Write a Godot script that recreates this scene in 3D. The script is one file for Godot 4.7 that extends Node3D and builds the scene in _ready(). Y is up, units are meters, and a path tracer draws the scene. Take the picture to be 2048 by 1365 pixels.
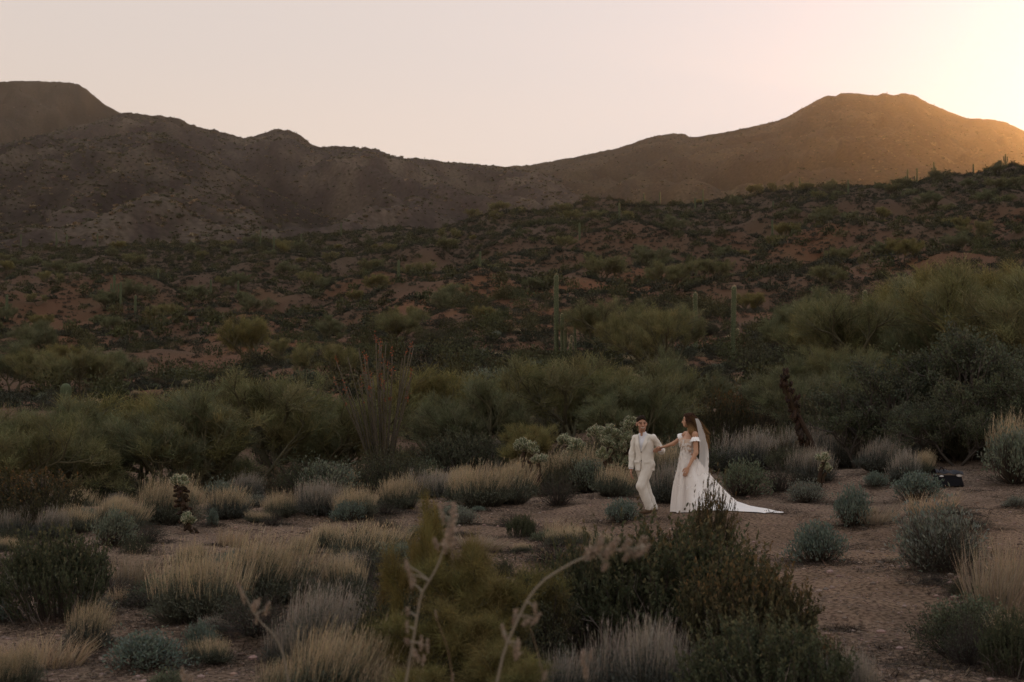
extends Node3D
# A bride and groom walk across a desert rise at dusk; brush, saguaros and hills behind them.
# World: camera near the origin looks along -z, y up, metres.

const F := 2844.0                 # focal length in photo pixels (50 mm on a 36 mm frame, 2048 px)
const EYE := Vector3(0, 1.85, 0)
var PITCH := atan(143.5 / 2844.0)
var used := {}
var M := {}                       # materials
var N1 := FastNoiseLite.new()
var N2 := FastNoiseLite.new()
var N3 := FastNoiseLite.new()
var autos := []                   # [node, phrase, photo x] for the labels given at the end

# ---------------------------------------------------------------- geometry collector
class Geo:
	var v := PackedVector3Array()
	var n := PackedVector3Array()
	var c := PackedColorArray()
	var i := PackedInt32Array()
	func leaf(p: Vector3, d: Vector3, s: Vector3, l: float, w: float, col: Color) -> void:
		var k := v.size()
		var m := p + d * (l * 0.5)
		v.push_back(p); v.push_back(m + s * (w * 0.5)); v.push_back(p + d * l); v.push_back(m - s * (w * 0.5))
		c.push_back(col); c.push_back(col); c.push_back(col); c.push_back(col)
		i.append_array([k, k + 1, k + 2, k, k + 2, k + 3])
	func oval(p: Vector3, d: Vector3, s: Vector3, up: Vector3, l: float, w: float, col: Color) -> void:
		var k := v.size()
		v.push_back(p)
		v.push_back(p + d * (l * 0.3) + s * (w * 0.5) + up * (l * 0.06)); v.push_back(p + d * (l * 0.75) + s * (w * 0.42) + up * (l * 0.05))
		v.push_back(p + d * l)
		v.push_back(p + d * (l * 0.75) - s * (w * 0.42) + up * (l * 0.05)); v.push_back(p + d * (l * 0.3) - s * (w * 0.5) + up * (l * 0.06))
		for q in 6: c.push_back(col)
		i.append_array([k, k + 1, k + 2, k, k + 2, k + 3, k, k + 3, k + 4, k, k + 4, k + 5])
	func needle(p: Vector3, q: Vector3, s: Vector3, w: float, c0: Color, c1: Color) -> void:
		var k := v.size()
		v.push_back(p - s * (w * 0.5)); v.push_back(q); v.push_back(p + s * (w * 0.5))
		c.push_back(c0); c.push_back(c1); c.push_back(c0)
		i.append_array([k, k + 1, k + 2])
	func blade(p: Vector3, m: Vector3, q: Vector3, s: Vector3, w: float, c0: Color, c1: Color, c2: Color) -> void:
		var k := v.size()
		v.push_back(p - s * (w * 0.5)); v.push_back(p + s * (w * 0.5)); v.push_back(m - s * (w * 0.42)); v.push_back(m + s * (w * 0.42)); v.push_back(q)
		c.push_back(c0); c.push_back(c0); c.push_back(c1); c.push_back(c1); c.push_back(c2)
		i.append_array([k, k + 2, k + 1, k + 1, k + 2, k + 3, k + 2, k + 4, k + 3])
	func tube(pts: PackedVector3Array, r0: float, r1: float, sides: int, c0: Color, c1: Color) -> void:
		var k := v.size()
		var m := pts.size()
		for a in m:
			var t := float(a) / (m - 1)
			var d := (pts[mini(a + 1, m - 1)] - pts[maxi(a - 1, 0)]).normalized()
			var s := d.cross(Vector3(0.31, 0.17, 0.93)).normalized()
			var b := d.cross(s)
			var r := lerpf(r0, r1, t)
			var col := c0.lerp(c1, t)
			for e in sides:
				var w := TAU * e / sides
				v.push_back(pts[a] + (s * cos(w) + b * sin(w)) * r)
				c.push_back(col)
		for a in m - 1:
			for e in sides:
				var p := k + a * sides + e
				var q := k + a * sides + (e + 1) % sides
				i.append_array([p, q, p + sides, q, q + sides, p + sides])
		for e in range(1, sides - 1):
			i.append_array([k + (m - 1) * sides, k + (m - 1) * sides + e, k + (m - 1) * sides + e + 1])
	func ball(p: Vector3, r: Vector3, rings: int, sides: int, col: Color) -> void:
		var k := v.size()
		for a in rings + 1:
			var th := PI * a / rings
			for e in sides:
				var w := TAU * e / sides
				v.push_back(p + Vector3(sin(th) * cos(w) * r.x, cos(th) * r.y, sin(th) * sin(w) * r.z))
				c.push_back(col)
		for a in rings:
			for e in sides:
				var x := k + a * sides + e
				var y := k + a * sides + (e + 1) % sides
				i.append_array([x, y, x + sides, y, y + sides, x + sides])
	func sheet(cols: int, rows: int, f: Callable, k0 := Color.WHITE) -> void:   # f(a, b) -> [point, colour] or point
		var k := v.size()
		for b in rows:
			for a in cols:
				var o = f.call(a, b)
				if o is Array:
					v.push_back(o[0]); c.push_back(o[1])
				else:
					v.push_back(o); c.push_back(k0)
		for b in rows - 1:
			for a in cols - 1:
				var x := k + b * cols + a
				i.append_array([x, x + 1, x + cols, x + 1, x + cols + 1, x + cols])
	func smooth() -> void:            # normals that agree with the clockwise winding
		n.resize(v.size()); n.fill(Vector3.ZERO)
		for t in range(0, i.size(), 3):
			var a := i[t]; var b := i[t + 1]; var e := i[t + 2]
			var w := (v[e] - v[a]).cross(v[b] - v[a])
			n[a] += w; n[b] += w; n[e] += w
		for t in n.size():
			n[t] = n[t].normalized() if n[t].length_squared() > 1e-20 else Vector3.UP
	func add(o: Geo) -> void:
		var k := v.size()
		v.append_array(o.v); n.append_array(o.n); c.append_array(o.c)
		for t in o.i: i.push_back(t + k)
	func mesh() -> ArrayMesh:
		var a := []
		a.resize(Mesh.ARRAY_MAX)
		a[Mesh.ARRAY_VERTEX] = v; a[Mesh.ARRAY_COLOR] = c; a[Mesh.ARRAY_INDEX] = i
		if n.size() == v.size(): a[Mesh.ARRAY_NORMAL] = n
		var m := ArrayMesh.new()
		m.add_surface_from_arrays(Mesh.PRIMITIVE_TRIANGLES, a)
		return m

# ---------------------------------------------------------------- naming and tagging
func numbered(called: String) -> String:
	var k: int = used.get(called, -1) + 1
	used[called] = k
	return called if k == 0 else "%s_%03d" % [called, k]

func tag(o: Node3D, label: String, category := "", group := "", kind := "") -> Node3D:
	if label: o.set_meta("label", label)
	if category: o.set_meta("category", category)
	if group: o.set_meta("group", group)
	if kind: o.set_meta("kind", kind)
	return o

func thing(called: String, at: Vector3, label := "", category := "", group := "") -> Node3D:
	var o := Node3D.new()
	o.name = numbered(called)
	o.position = at
	add_child(o, true)
	return tag(o, label, category, group)

func part(called: String, m: Mesh, mat: Material, parent: Node3D) -> MeshInstance3D:
	var o := MeshInstance3D.new()
	o.name = called if parent != self else numbered(called)
	o.mesh = m
	o.material_override = mat
	parent.add_child(o, true)
	return o

func struct(called: String, m: Mesh, mat: Material) -> MeshInstance3D:
	var o := part(called, m, mat, self)
	o.set_meta("kind", "structure")
	o.set_meta("label", {"ground": "reddish sandy desert ground with gravel rising into brush covered slopes", "mountain": "brown desert mountain under a pale evening sky"}.get(called.get_slice("_", 0), "desert mountain"))
	o.set_meta("category", called.get_slice("_", 0))
	return o

func many(called: String, m: Mesh, mat: Material, xf: Array, cols: Array, label: String, category: String) -> MultiMeshInstance3D:
	var mm := MultiMesh.new()
	mm.transform_format = MultiMesh.TRANSFORM_3D
	mm.use_colors = cols.size() > 0
	mm.mesh = m
	mm.instance_count = xf.size()
	for k in xf.size():
		mm.set_instance_transform(k, xf[k])
		if cols.size(): mm.set_instance_color(k, cols[k])
	var o := MultiMeshInstance3D.new()
	o.name = numbered(called)
	o.multimesh = mm
	o.material_override = mat
	add_child(o, true)
	tag(o, label, category, "", "stuff")
	return o

func mat(called: String, col: Color, rough := 0.85, spec := 0.3) -> StandardMaterial3D:
	var m := StandardMaterial3D.new()
	m.resource_name = called
	m.albedo_color = col.linear_to_srgb()
	m.roughness = rough
	m.metallic_specular = spec
	m.cull_mode = BaseMaterial3D.CULL_DISABLED
	M[called] = m
	return m

func vmat(called: String, back := 0.0, rough := 0.85, spec := 0.25) -> StandardMaterial3D:
	var m := mat(called, Color.WHITE, rough, spec)
	m.vertex_color_use_as_albedo = true
	if back > 0.0:
		m.backlight_enabled = true
		m.backlight = Color(back, back, back).linear_to_srgb()
	return m

func rng(s: int) -> RandomNumberGenerator:
	var r := RandomNumberGenerator.new()
	r.seed = s * 7919 + 13
	return r

func rdir(r: RandomNumberGenerator) -> Vector3:
	var z := r.randf_range(-1, 1)
	var a := r.randf_range(0, TAU)
	var q := sqrt(1 - z * z)
	return Vector3(q * cos(a), z, q * sin(a))

func perp(d: Vector3, r: RandomNumberGenerator) -> Vector3:
	var s := d.cross(rdir(r))
	return s.normalized() if s.length_squared() > 1e-6 else d.cross(Vector3(0.3, 0.8, 0.5)).normalized()

func vary(c: Color, r: RandomNumberGenerator, a: float) -> Color:
	var k := 1.0 + r.randf_range(-a, a)
	return Color(c.r * k * (1.0 + r.randf_range(-a, a) * 0.35), c.g * k, c.b * k * (1.0 + r.randf_range(-a, a) * 0.35))

# ---------------------------------------------------------------- where photo points lie
func at(px: float, py: float, depth: float) -> Vector3:
	var xc := (px - 1024.0) / F * depth
	var yc := (682.5 - py) / F * depth
	return EYE + Vector3(xc, yc * cos(PITCH) + depth * sin(PITCH), -(depth * cos(PITCH) - yc * sin(PITCH)))

func seen(p: Vector3) -> Vector2:
	var q := p - EYE
	var d := -q.z
	var zc := d * cos(PITCH) + q.y * sin(PITCH)
	return Vector2(1024.0 + F * q.x / zc, 682.5 - F * (q.y * cos(PITCH) - d * sin(PITCH)) / zc)

func on_ground(px: float, py: float) -> Vector3:
	var d := 4.0
	while d < 600.0:
		var p := at(px, py, d)
		if p.y < ground_y(p.x, p.z):
			var lo := d / 1.02
			for k in 10:
				var m := (lo + d) / 2
				p = at(px, py, m)
				if p.y < ground_y(p.x, p.z): d = m
				else: lo = m
			p.y = ground_y(p.x, p.z)
			return p
		d *= 1.02
	return at(px, py, 300.0)

func height_for(px: float, py: float, d: float) -> float:
	# elevation of a point at horizontal distance d (along -z) that lies on photo row py
	var q := (682.5 - py) / F
	return EYE.y + d * (q * cos(PITCH) + sin(PITCH)) / (cos(PITCH) - q * sin(PITCH))

# ---------------------------------------------------------------- terrain
var GX := [-0.36, -0.237, -0.114, 0.0, 0.115, 0.238, 0.36, 0.47, 0.62]
var GD := [3.0, 8.0, 12.0, 16.0, 20.0, 24.0, 26.0, 30.0, 34.0, 40.0, 50.0, 60.0, 90.0, 120.0, 150.0, 200.0, 250.0, 300.0, 350.0, 400.0, 450.0, 520.0, 620.0, 760.0]
var GL := []
var GH := []

func set_terrain() -> void:
	GH = [
		[0, 0, 0, 0, 0, 0, 0], [-.05, -.05, -.1, -.1, -.05, 0, .05], [-.1, -.1, -.1, -.1, -.05, .05, .15], [-.1, -.1, -.1, -.1, 0, .1, .2],
		[-.15, -.1, -.1, -.05, 0, .1, .25], [-.2, -.2, -.1, -.05, .05, .05, .3], [-.25, -.2, -.1, -.05, .08, .15, .35], [-.35, -.2, -.1, 0, .2, .4, .55],
		[-.6, -.4, -.15, 0, .25, .5, .75], [-1, -.8, -.4, -.2, .1, .5, .9], [-.8, -.6, -.3, 0, .3, .8, 1.6]]
	var rows := [   # photo rows on which the slope lies at 60 ... 520 m
		[835, 840, 835, 830, 825, 810, 790], [800, 800, 780, 770, 760, 735, 700], [762, 765, 735, 712, 700, 670, 640], [730, 725, 700, 640, 650, 620, 590],
		[680, 675, 655, 600, 590, 560, 525], [640, 635, 615, 565, 545, 515, 480], [610, 605, 585, 532, 510, 475, 440], [582, 577, 555, 497, 475, 440, 402],
		[556, 548, 525, 458, 440, 405, 366], [532, 522, 498, 421, 408, 376, 338], [505, 492, 470, 420, 410, 380, 342]]
	for k in rows.size():
		var line := []
		for j in 7: line.append(height_for(0, rows[k][j], GD[11 + k]))
		line.append(line[6] + [0, 1, 2, 3, 6, 10, 14, 18, 20, 20, 16][k])      # unseen rise added beyond the right edge to block the sun
		line.append(line[6] + [0, 2, 4, 6, 12, 19, 26, 33, 36, 36, 30][k])
		GH.append(line)
	var last: Array = GH[-1]
	for j in range(3, 9): last[j] = minf(last[j], GH[-2][j] - 1.0)
	var a := []
	var b := []
	for j in 9:
		a.append(GH[-1][j] - 8.0); b.append(GH[-1][j] - 22.0)
	GH.append(a); GH.append(b)
	for line in GH:
		while line.size() < 9: line.append(line[-1] + 0.1)
	for d in GD: GL.append(log(d))

func cr(a: float, b: float, c: float, d: float, t: float) -> float:
	return b + 0.5 * t * (c - a + t * (2 * a - 5 * b + 4 * c - d + t * (3 * (b - c) + d - a)))

func base_y(x: float, z: float) -> float:
	var d := clampf(-z, 3.0, 759.0)
	var u := clampf(x / maxf(d, 14.0), -0.36, 0.6199)
	var l := log(d)
	var k: int = clampi(GL.bsearch(l) - 1, 0, GL.size() - 2)
	var j: int = clampi(GX.bsearch(u) - 1, 0, 7)
	var s: float = (u - GX[j]) / (GX[j + 1] - GX[j])
	s = s * s * (3 - 2 * s)
	var t: float = (l - GL[k]) / (GL[k + 1] - GL[k])
	var h := []
	for o in range(-1, 3):
		var r: Array = GH[clampi(k + o, 0, GH.size() - 1)]
		h.append(lerpf(r[j], r[j + 1], s))
	return cr(h[0], h[1], h[2], h[3], t)

func ground_y(x: float, z: float) -> float:
	var d := maxf(-z, 0.0)
	var y := base_y(x, z)
	y += N1.get_noise_2d(x * 1.6, z * 1.6) * 0.035
	y += N1.get_noise_2d(x * 0.55 + 40, z * 0.55) * 0.20 * smoothstep(6.0, 14.0, d)
	var far := smoothstep(60.0, 160.0, d)
	if far > 0.0:
		var gul := absf(N2.get_noise_2d(x * 1.1, z * 0.55))
		y += far * (N2.get_noise_2d(x + 300, z) * 5.0 * (1.0 - 0.7 * smoothstep(330.0, 430.0, d)) + (gul - 0.25) * 11.0 * (1.0 - 0.5 * smoothstep(360.0, 440.0, d)) + N1.get_noise_2d(x * 0.25, z * 0.25) * 1.2) * lerpf(0.35, 1.0, smoothstep(120.0, 300.0, d))
	return y

func ground_color(x: float, z: float) -> Color:
	var d := maxf(-z, 0.0)
	var a := clampf(N1.get_noise_2d(x * 0.9, z * 0.9 + 77) * 0.9 + 0.5, 0, 1)
	var b := clampf(N2.get_noise_2d(x * 2.2 + 50, z * 2.2) * 1.2 + 0.5, 0, 1)
	var c := Color(0.215, 0.157, 0.121).lerp(Color(0.178, 0.136, 0.108), a)
	c = c.lerp(Color(0.204, 0.125, 0.076), b * 0.5)
	if d < 60.0: c *= lerpf(0.72, 1.12, clampf(N1.get_noise_2d(x * 2.6 + 9, z * 2.6) * 0.9 + 0.5 + N2.get_noise_2d(x * 9.0, z * 9.0) * 0.5, 0, 1))
	c = c.lerp(Color(0.165, 0.082, 0.046).lerp(Color(0.112, 0.073, 0.049), b), smoothstep(35.0, 90.0, d))
	return c.lerp(Color(0.092, 0.064, 0.045), smoothstep(200.0, 420.0, d))

func build_ground() -> void:
	var zs := [90.0, 60.0, 40.0, 26.0, 16.0, 10.0, 6.0, 3.0, 1.0, -0.5, -1.5, -2.5]
	var d := 3.2
	while d < 740.0:
		zs.append(-d)
		d *= 1.0125
	var g := Geo.new()
	var cols := 300
	g.sheet(cols, zs.size(), func(a: int, b: int):
		var z: float = zs[b]
		var s := (float(a) / (cols - 1)) * 2.0 - 1.0
		var x := s * maxf(0.66 * maxf(-z, 0.0), 15.0 + maxf(z, 0.0))
		return [Vector3(x, ground_y(x, z), z), ground_color(x, z)])
	g.smooth()
	struct("ground", g.mesh(), M.soil)

func curve_y(pts: Array, px: float) -> float:
	var k := 0
	while k < pts.size() - 2 and pts[k + 1].x < px: k += 1
	var a: Vector2 = pts[maxi(k - 1, 0)]
	var b: Vector2 = pts[k]
	var c: Vector2 = pts[k + 1]
	var e: Vector2 = pts[mini(k + 2, pts.size() - 1)]
	var t := clampf((px - b.x) / (c.x - b.x), 0, 1)
	var m0 := (c.y - a.y) / maxf(c.x - a.x, 1) * (c.x - b.x)
	var m1 := (e.y - b.y) / maxf(e.x - b.x, 1) * (c.x - b.x)
	var t2 := t * t
	var t3 := t2 * t
	return (2 * t3 - 3 * t2 + 1) * b.y + (t3 - 2 * t2 + t) * m0 + (3 * t2 - 2 * t3) * c.y + (t3 - t2) * m1

# A mountain: ridge given by the photo's skyline at distance far_d, foot at near_d; spurs and gullies run down its face.
func mountain(called: String, ridge: Array, far_d: float, near_d: float, foot: float, bulge: float, spur: float, tone: Color, dry: Color, seedn: int, scrub: int) -> void:
	var cols := 300
	var rows := 84
	var x0: float = ridge[0].x
	var x1: float = ridge[-1].x
	var g := Geo.new()
	var nn := FastNoiseLite.new()
	nn.seed = seedn
	nn.frequency = 0.0022
	nn.fractal_octaves = 5
	var fine := FastNoiseLite.new()
	fine.seed = seedn + 5
	fine.frequency = 0.012
	fine.fractal_octaves = 4
	g.sheet(cols, rows, func(a: int, b: int):
		var px := lerpf(x0, x1, float(a) / (cols - 1))
		var t := float(b) / 71.0
		var u := (px - 1024.0) / F
		var d := lerpf(near_d, far_d, t)
		var top := height_for(px, curve_y(ridge, px), far_d) + fine.get_noise_2d(px * 6.0, 0) * 2.2
		var x := u * d
		var y: float
		var shade := 1.0
		if t <= 1.0:
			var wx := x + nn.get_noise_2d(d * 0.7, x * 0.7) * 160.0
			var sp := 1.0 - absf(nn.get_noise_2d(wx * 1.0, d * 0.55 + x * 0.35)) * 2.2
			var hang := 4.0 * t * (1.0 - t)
			shade = clampf(0.76 + 0.42 * sp, 0.65, 1.15)      # shading painted into the vertex colour: darker gullies, lighter spurs
			y = lerpf(foot, top, pow(t, bulge)) + (sp - 0.6) * spur * (top - foot) * hang * 0.5
			y += fine.get_noise_2d(x, d * 0.5) * minf(hang * 2.0, 1.0) * 0.018 * (top - foot)
		else:
			y = top - (t - 1.0) * (top - foot) * 1.6
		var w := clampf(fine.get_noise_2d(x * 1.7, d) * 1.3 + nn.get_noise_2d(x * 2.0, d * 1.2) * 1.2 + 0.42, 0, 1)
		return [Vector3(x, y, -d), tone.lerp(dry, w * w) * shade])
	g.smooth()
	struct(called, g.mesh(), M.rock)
	# scrub that covers the face, too far off to count
	var r := rng(seedn)
	var xf := []
	var cc := []
	for k in scrub:
		var a := r.randi_range(1, cols - 3)
		var b := clampi(int(pow(r.randf(), 0.8) * 72.0), 2, 71)
		var p0 := g.v[b * cols + a].lerp(g.v[b * cols + a + 1], r.randf()).lerp(g.v[(b + (1 if b < 71 else 0)) * cols + a], r.randf() * 0.9)
		var s := seen(p0)
		if s.x < -150 or s.x > 2200: continue
		var sc := r.randf_range(0.8, 2.0) * (1.0 if r.randf() < 0.85 else 1.8)
		if b > 69: sc *= 0.62
		if b > 69 and r.randf() < 0.08:
			xf.append(Transform3D(Basis().scaled(Vector3(0.55, sc * 1.9 + 1.2, 0.55)), p0))
		else:
			xf.append(Transform3D(Basis(Vector3.UP, r.randf() * TAU).scaled(Vector3(sc, sc * 0.75, sc)), p0))
		cc.append(vary(Color(0.062, 0.060, 0.034), r, 0.35) if r.randf() < 0.72 else vary(Color(0.17, 0.13, 0.085), r, 0.3))
	many(called.get_slice("_", 0) + "_scrub", FARBUSH, M.tinted, xf, cc, "sparse scrub dotted over the " + {"mountain_far": "farthest left mountain", "mountain_left": "left mountain ridge with the small pointed knoll", "mountain_spur": "lower left mountain spur", "mountain_right": "sunset lit right mountain"}[called], "scrub")

var FARBUSH: ArrayMesh
# ---------------------------------------------------------------- plants (each is made once, then copied)
func clump(s: int, count: int, size: float, flat: float) -> ArrayMesh:   # a small rounded bush of leaf sprays for far slopes, one unit in radius
	var r := rng(s)
	var g := Geo.new()
	for k in count:
		var d := rdir(r)
		d.y = absf(d.y)
		var p := Vector3(d.x, 0.12 + d.y * flat, d.z) * r.randf_range(0.55, 1.0) * (0.8 + 0.3 * sin(d.x * 5 + s) * cos(d.z * 4))
		var o := (d + rdir(r) * 0.8).normalized()
		g.leaf(p - o * size * 0.5, o, perp(o, r), size * r.randf_range(0.7, 1.3), size * r.randf_range(0.5, 0.8), Color.WHITE * r.randf_range(0.75, 1.25))
	return g.mesh()

# Dome of fine grey-green twigs below, straw stalks standing out above it.  Radius 1, height 1.
func grass_bush(s: int, straw: float, lean: float, green: Color, tan_: Color) -> Array:
	var r := rng(s)
	var a := Geo.new()
	var b := Geo.new()
	var lobes := []
	for k in 5: lobes.append(Vector3(r.randf_range(-0.5, 0.5), r.randf_range(0.75, 1.05), r.randf_range(-0.5, 0.5)))
	for k in 2300:
		var lo: Vector3 = lobes[k % 5]
		var w := r.randf_range(0, TAU)
		var q := sqrt(r.randf())
		var p := Vector3(lo.x * 0.85 + cos(w) * 0.22 * q, 0, lo.z * 0.85 + sin(w) * 0.22 * q)
		var e := Vector3(lo.x + cos(w) * q * r.randf_range(0.5, 0.72), 0.74 * lo.y * sqrt(1.0 - q * q * 0.95) * r.randf_range(0.66, 1.0), lo.z + sin(w) * q * 0.62)
		var m := p.lerp(e, 0.5) + Vector3(0, 0.06, 0) + rdir(r) * 0.06
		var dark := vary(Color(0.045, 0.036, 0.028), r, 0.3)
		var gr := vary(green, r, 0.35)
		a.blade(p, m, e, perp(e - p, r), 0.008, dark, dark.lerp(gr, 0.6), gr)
		for j in 3:
			var f := r.randf_range(0.55, 1.02)
			var o := rdir(r); o.y = absf(o.y)
			a.leaf(m.lerp(e, (f - 0.5) * 2.0), o, perp(o, r), 0.048, 0.014, vary(green, r, 0.35))
	for k in int(1900 * straw):
		var lo: Vector3 = lobes[r.randi() % 5]
		var w := r.randf_range(0, TAU)
		var q := sqrt(r.randf()) * 0.95
		var p := Vector3(lo.x + cos(w) * q * 0.5, 0.62 * lo.y * sqrt(1.0 - q * q * 0.8), lo.z + sin(w) * q * 0.5)
		var o := Vector3(cos(w) * q * 0.35 + lean, 1.0, sin(w) * q * 0.35) + rdir(r) * 0.26
		var l := r.randf_range(0.10, 0.42)
		var m := p + o * l * 0.55
		var e := p + o * l + Vector3(lean * 0.12, 0, 0)
		var t := vary(tan_, r, 0.3)
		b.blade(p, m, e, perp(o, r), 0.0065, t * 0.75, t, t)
		if k % 3 == 0:
			for j in 3:
				var c := m.lerp(e, r.randf_range(0.4, 1.0))
				b.needle(c, c + (o + rdir(r) * 0.6) * 0.05, perp(o, r), 0.010, t, t)
	return [["foliage", a.mesh(), M.leafy], ["straw_stalks", b.mesh(), M.straw]]

# Low dome of small pale leaves on dark twigs.  Radius 1, height 1.
func dome_bush(s: int, count: int, ls: float, col: Color, open: float) -> Array:
	var r := rng(s)
	var a := Geo.new()
	var b := Geo.new()
	var tips := []
	for k in 170:
		var w := r.randf_range(0, TAU)
		var q := sqrt(r.randf()) * 0.96
		var bump := 0.84 + 0.16 * sin(w * 2 + s) * q + 0.13 * sin(w * 5 + s * 2.0)
		var e := Vector3(cos(w) * q, sqrt(maxf(1.0 - q * q * 0.92, 0.04)) * bump, sin(w) * q) * r.randf_range(0.74, 1.0) * (1.0 if k % 9 else 1.18)
		e.x *= 1.0 + 0.16 * sin(w * 3 + s * 1.7)
		e.z *= 1.0 + 0.16 * cos(w * 2 + s)
		e.y = maxf(e.y, 0.06)
		var p := Vector3(cos(w) * 0.08, 0, sin(w) * 0.08) * r.randf_range(0.3, 1.6)
		var m := p.lerp(e, 0.45) + Vector3(cos(w) * 0.1 * q, -0.05 * q, sin(w) * 0.1 * q) + rdir(r) * 0.05
		var dk := vary(Color(0.06, 0.048, 0.038), r, 0.3)
		b.tube(PackedVector3Array([p, m, e]), 0.014, 0.005, 3, dk, dk * 1.3)
		for j in 4:
			var st := m.lerp(e, r.randf_range(0, 0.7))
			var f := st + ((e - m).normalized() + rdir(r) * 0.7) * r.randf_range(0.12, 0.26)
			b.needle(st, f, perp(f - st, r), 0.012, dk, dk * 1.3)
			tips.append([f, (f - m).normalized()])
		tips.append([e, (e - m).normalized()])
	for k in count:
		var tp = tips[r.randi() % tips.size()]
		var p: Vector3 = tp[0] + rdir(r) * 0.09 * (1.0 + open)
		if p.y < 0.03: continue
		var o: Vector3 = (tp[1] + rdir(r) * 0.9 + Vector3(0, 0.25, 0)).normalized()
		a.leaf(p, o, perp(o, r), ls * r.randf_range(0.7, 1.3), ls * r.randf_range(0.35, 0.55), vary(col, r, 0.32))
	for k in 90:                                   # dead twigs sprawling round the foot
		var w := r.randf_range(0, TAU)
		var p := Vector3(cos(w), 0, sin(w)) * r.randf_range(0.1, 0.7) + Vector3(0, 0.03, 0)
		var e := p + Vector3(cos(w) + r.randf_range(-0.6, 0.6), r.randf_range(0.0, 0.35), sin(w) + r.randf_range(-0.6, 0.6)) * r.randf_range(0.2, 0.5)
		b.needle(p, e, perp(e - p, r), 0.016, Color(0.05, 0.042, 0.035), Color(0.09, 0.075, 0.06))
	return [["foliage", a.mesh(), M.leafy], ["twigs", b.mesh(), M.bark]]

# Upright evergreen shrub with paired oval leaves and some bare grey twigs.  Radius 1, height 1.
func leafy_shrub(s: int, stems: int, per: int, ls: float, col: Color, tipc: Color, bare: int) -> Array:
	var r := rng(s)
	var a := Geo.new()
	var b := Geo.new()
	for k in stems:
		var w := r.randf_range(0, TAU)
		var q := sqrt(r.randf()) * 0.95
		var hgt := sqrt(maxf(1.0 - q * q * 0.94, 0.05)) * r.randf_range(0.72, 1.02)
		if k < 4: hgt *= 1.12
		var e := Vector3(cos(w) * q, hgt, sin(w) * q)
		var p := Vector3(cos(w) * q * 0.55, 0, sin(w) * q * 0.55)
		var m := p.lerp(e, 0.5) + Vector3(cos(w), -0.2, sin(w)) * 0.08 * q + rdir(r) * 0.05
		var bk := vary(Color(0.075, 0.06, 0.05), r, 0.25)
		b.tube(PackedVector3Array([p, m, e]), 0.012, 0.004, 3, bk, bk)
		var br := [[m, e], [m, e], [p.lerp(m, 0.35), m]]
		for j in 4:
			var st := m.lerp(e, r.randf_range(0.0, 0.75))
			var f := st + ((e - m).normalized() + rdir(r) * 0.75 + Vector3(0, 0.2, 0)) * r.randf_range(0.12, 0.26)
			b.needle(st, f, perp(f - st, r), 0.009, bk, bk)
			br.append([st, f])
		for x in br:
			var d: Vector3 = x[1] - x[0]
			for j in per:
				var t := r.randf_range(0.15, 1.05)
				var pp: Vector3 = x[0] + d * t
				var o := (d.normalized() * 0.6 + rdir(r) + Vector3(0, 0.55, 0)).normalized()
				var c := vary(col, r, 0.3).lerp(vary(tipc, r, 0.3), smoothstep(0.72, 1.05, t) * smoothstep(0.4, 0.9, pp.y) * r.randf())
				var sd := perp(o, r)
				a.oval(pp, o, sd, sd.cross(o), ls * r.randf_range(0.7, 1.25), ls * r.randf_range(0.4, 0.55), c)
	for k in bare:
		var w := r.randf_range(0, TAU)
		var p := Vector3(cos(w), 0, sin(w)) * r.randf_range(0.2, 0.75)
		var w2 := w + r.randf_range(-1.2, 1.2)
		var e := p + Vector3(cos(w2) * r.randf_range(0.15, 0.55), r.randf_range(0.1, 0.6), sin(w2) * r.randf_range(0.15, 0.55))
		var gy := vary(Color(0.19, 0.165, 0.145), r, 0.2)
		var m := p.lerp(e, 0.55) + rdir(r) * 0.07
		b.tube(PackedVector3Array([p, m, e]), 0.008, 0.003, 3, gy, gy)
		for j in 3:
			var st := m.lerp(e, r.randf_range(0.0, 0.8))
			var f := st + ((e - p).normalized() + rdir(r) * 0.9) * r.randf_range(0.1, 0.2)
			b.needle(st, f, perp(f - st, r), 0.008, gy, gy)
	return [["foliage", a.mesh(), M.leafy], ["twigs", b.mesh(), M.bark]]

# Bare or nearly bare twigs.
func twig_bush(s: int, count: int, col: Color, up: float, leaves: int, leafc: Color) -> Array:
	var r := rng(s)
	var b := Geo.new()
	var a := Geo.new()
	for k in count:
		var w := r.randf_range(0, TAU)
		var q := sqrt(r.randf())
		var p := Vector3(cos(w), 0, sin(w)) * r.randf_range(0, 0.18)
		var e := Vector3(cos(w) * q, r.randf_range(0.45, 1.0) * lerpf(sqrt(1.0 - q * q * 0.9), 1.0, up), sin(w) * q)
		var m := p.lerp(e, 0.5) + Vector3(0, 0.05, 0) + rdir(r) * 0.09
		var c := vary(col, r, 0.3)
		b.tube(PackedVector3Array([p, m, e]), 0.010, 0.003, 3, c * 0.7, c)
		for j in 5:
			var st := m.lerp(e, r.randf_range(-0.3, 0.9))
			var f := st + ((e - m).normalized() + rdir(r) * 0.8) * r.randf_range(0.08, 0.28)
			b.needle(st, f, perp(f - st, r), 0.008, c, c)
			for l in leaves:
				var o := rdir(r)
				a.leaf(f + rdir(r) * 0.05, o, perp(o, r), 0.05, 0.025, vary(leafc, r, 0.35))
	var out := [["twigs", b.mesh(), M.bark]]
	if leaves: out.append(["foliage", a.mesh(), M.leafy])
	return out

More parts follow.
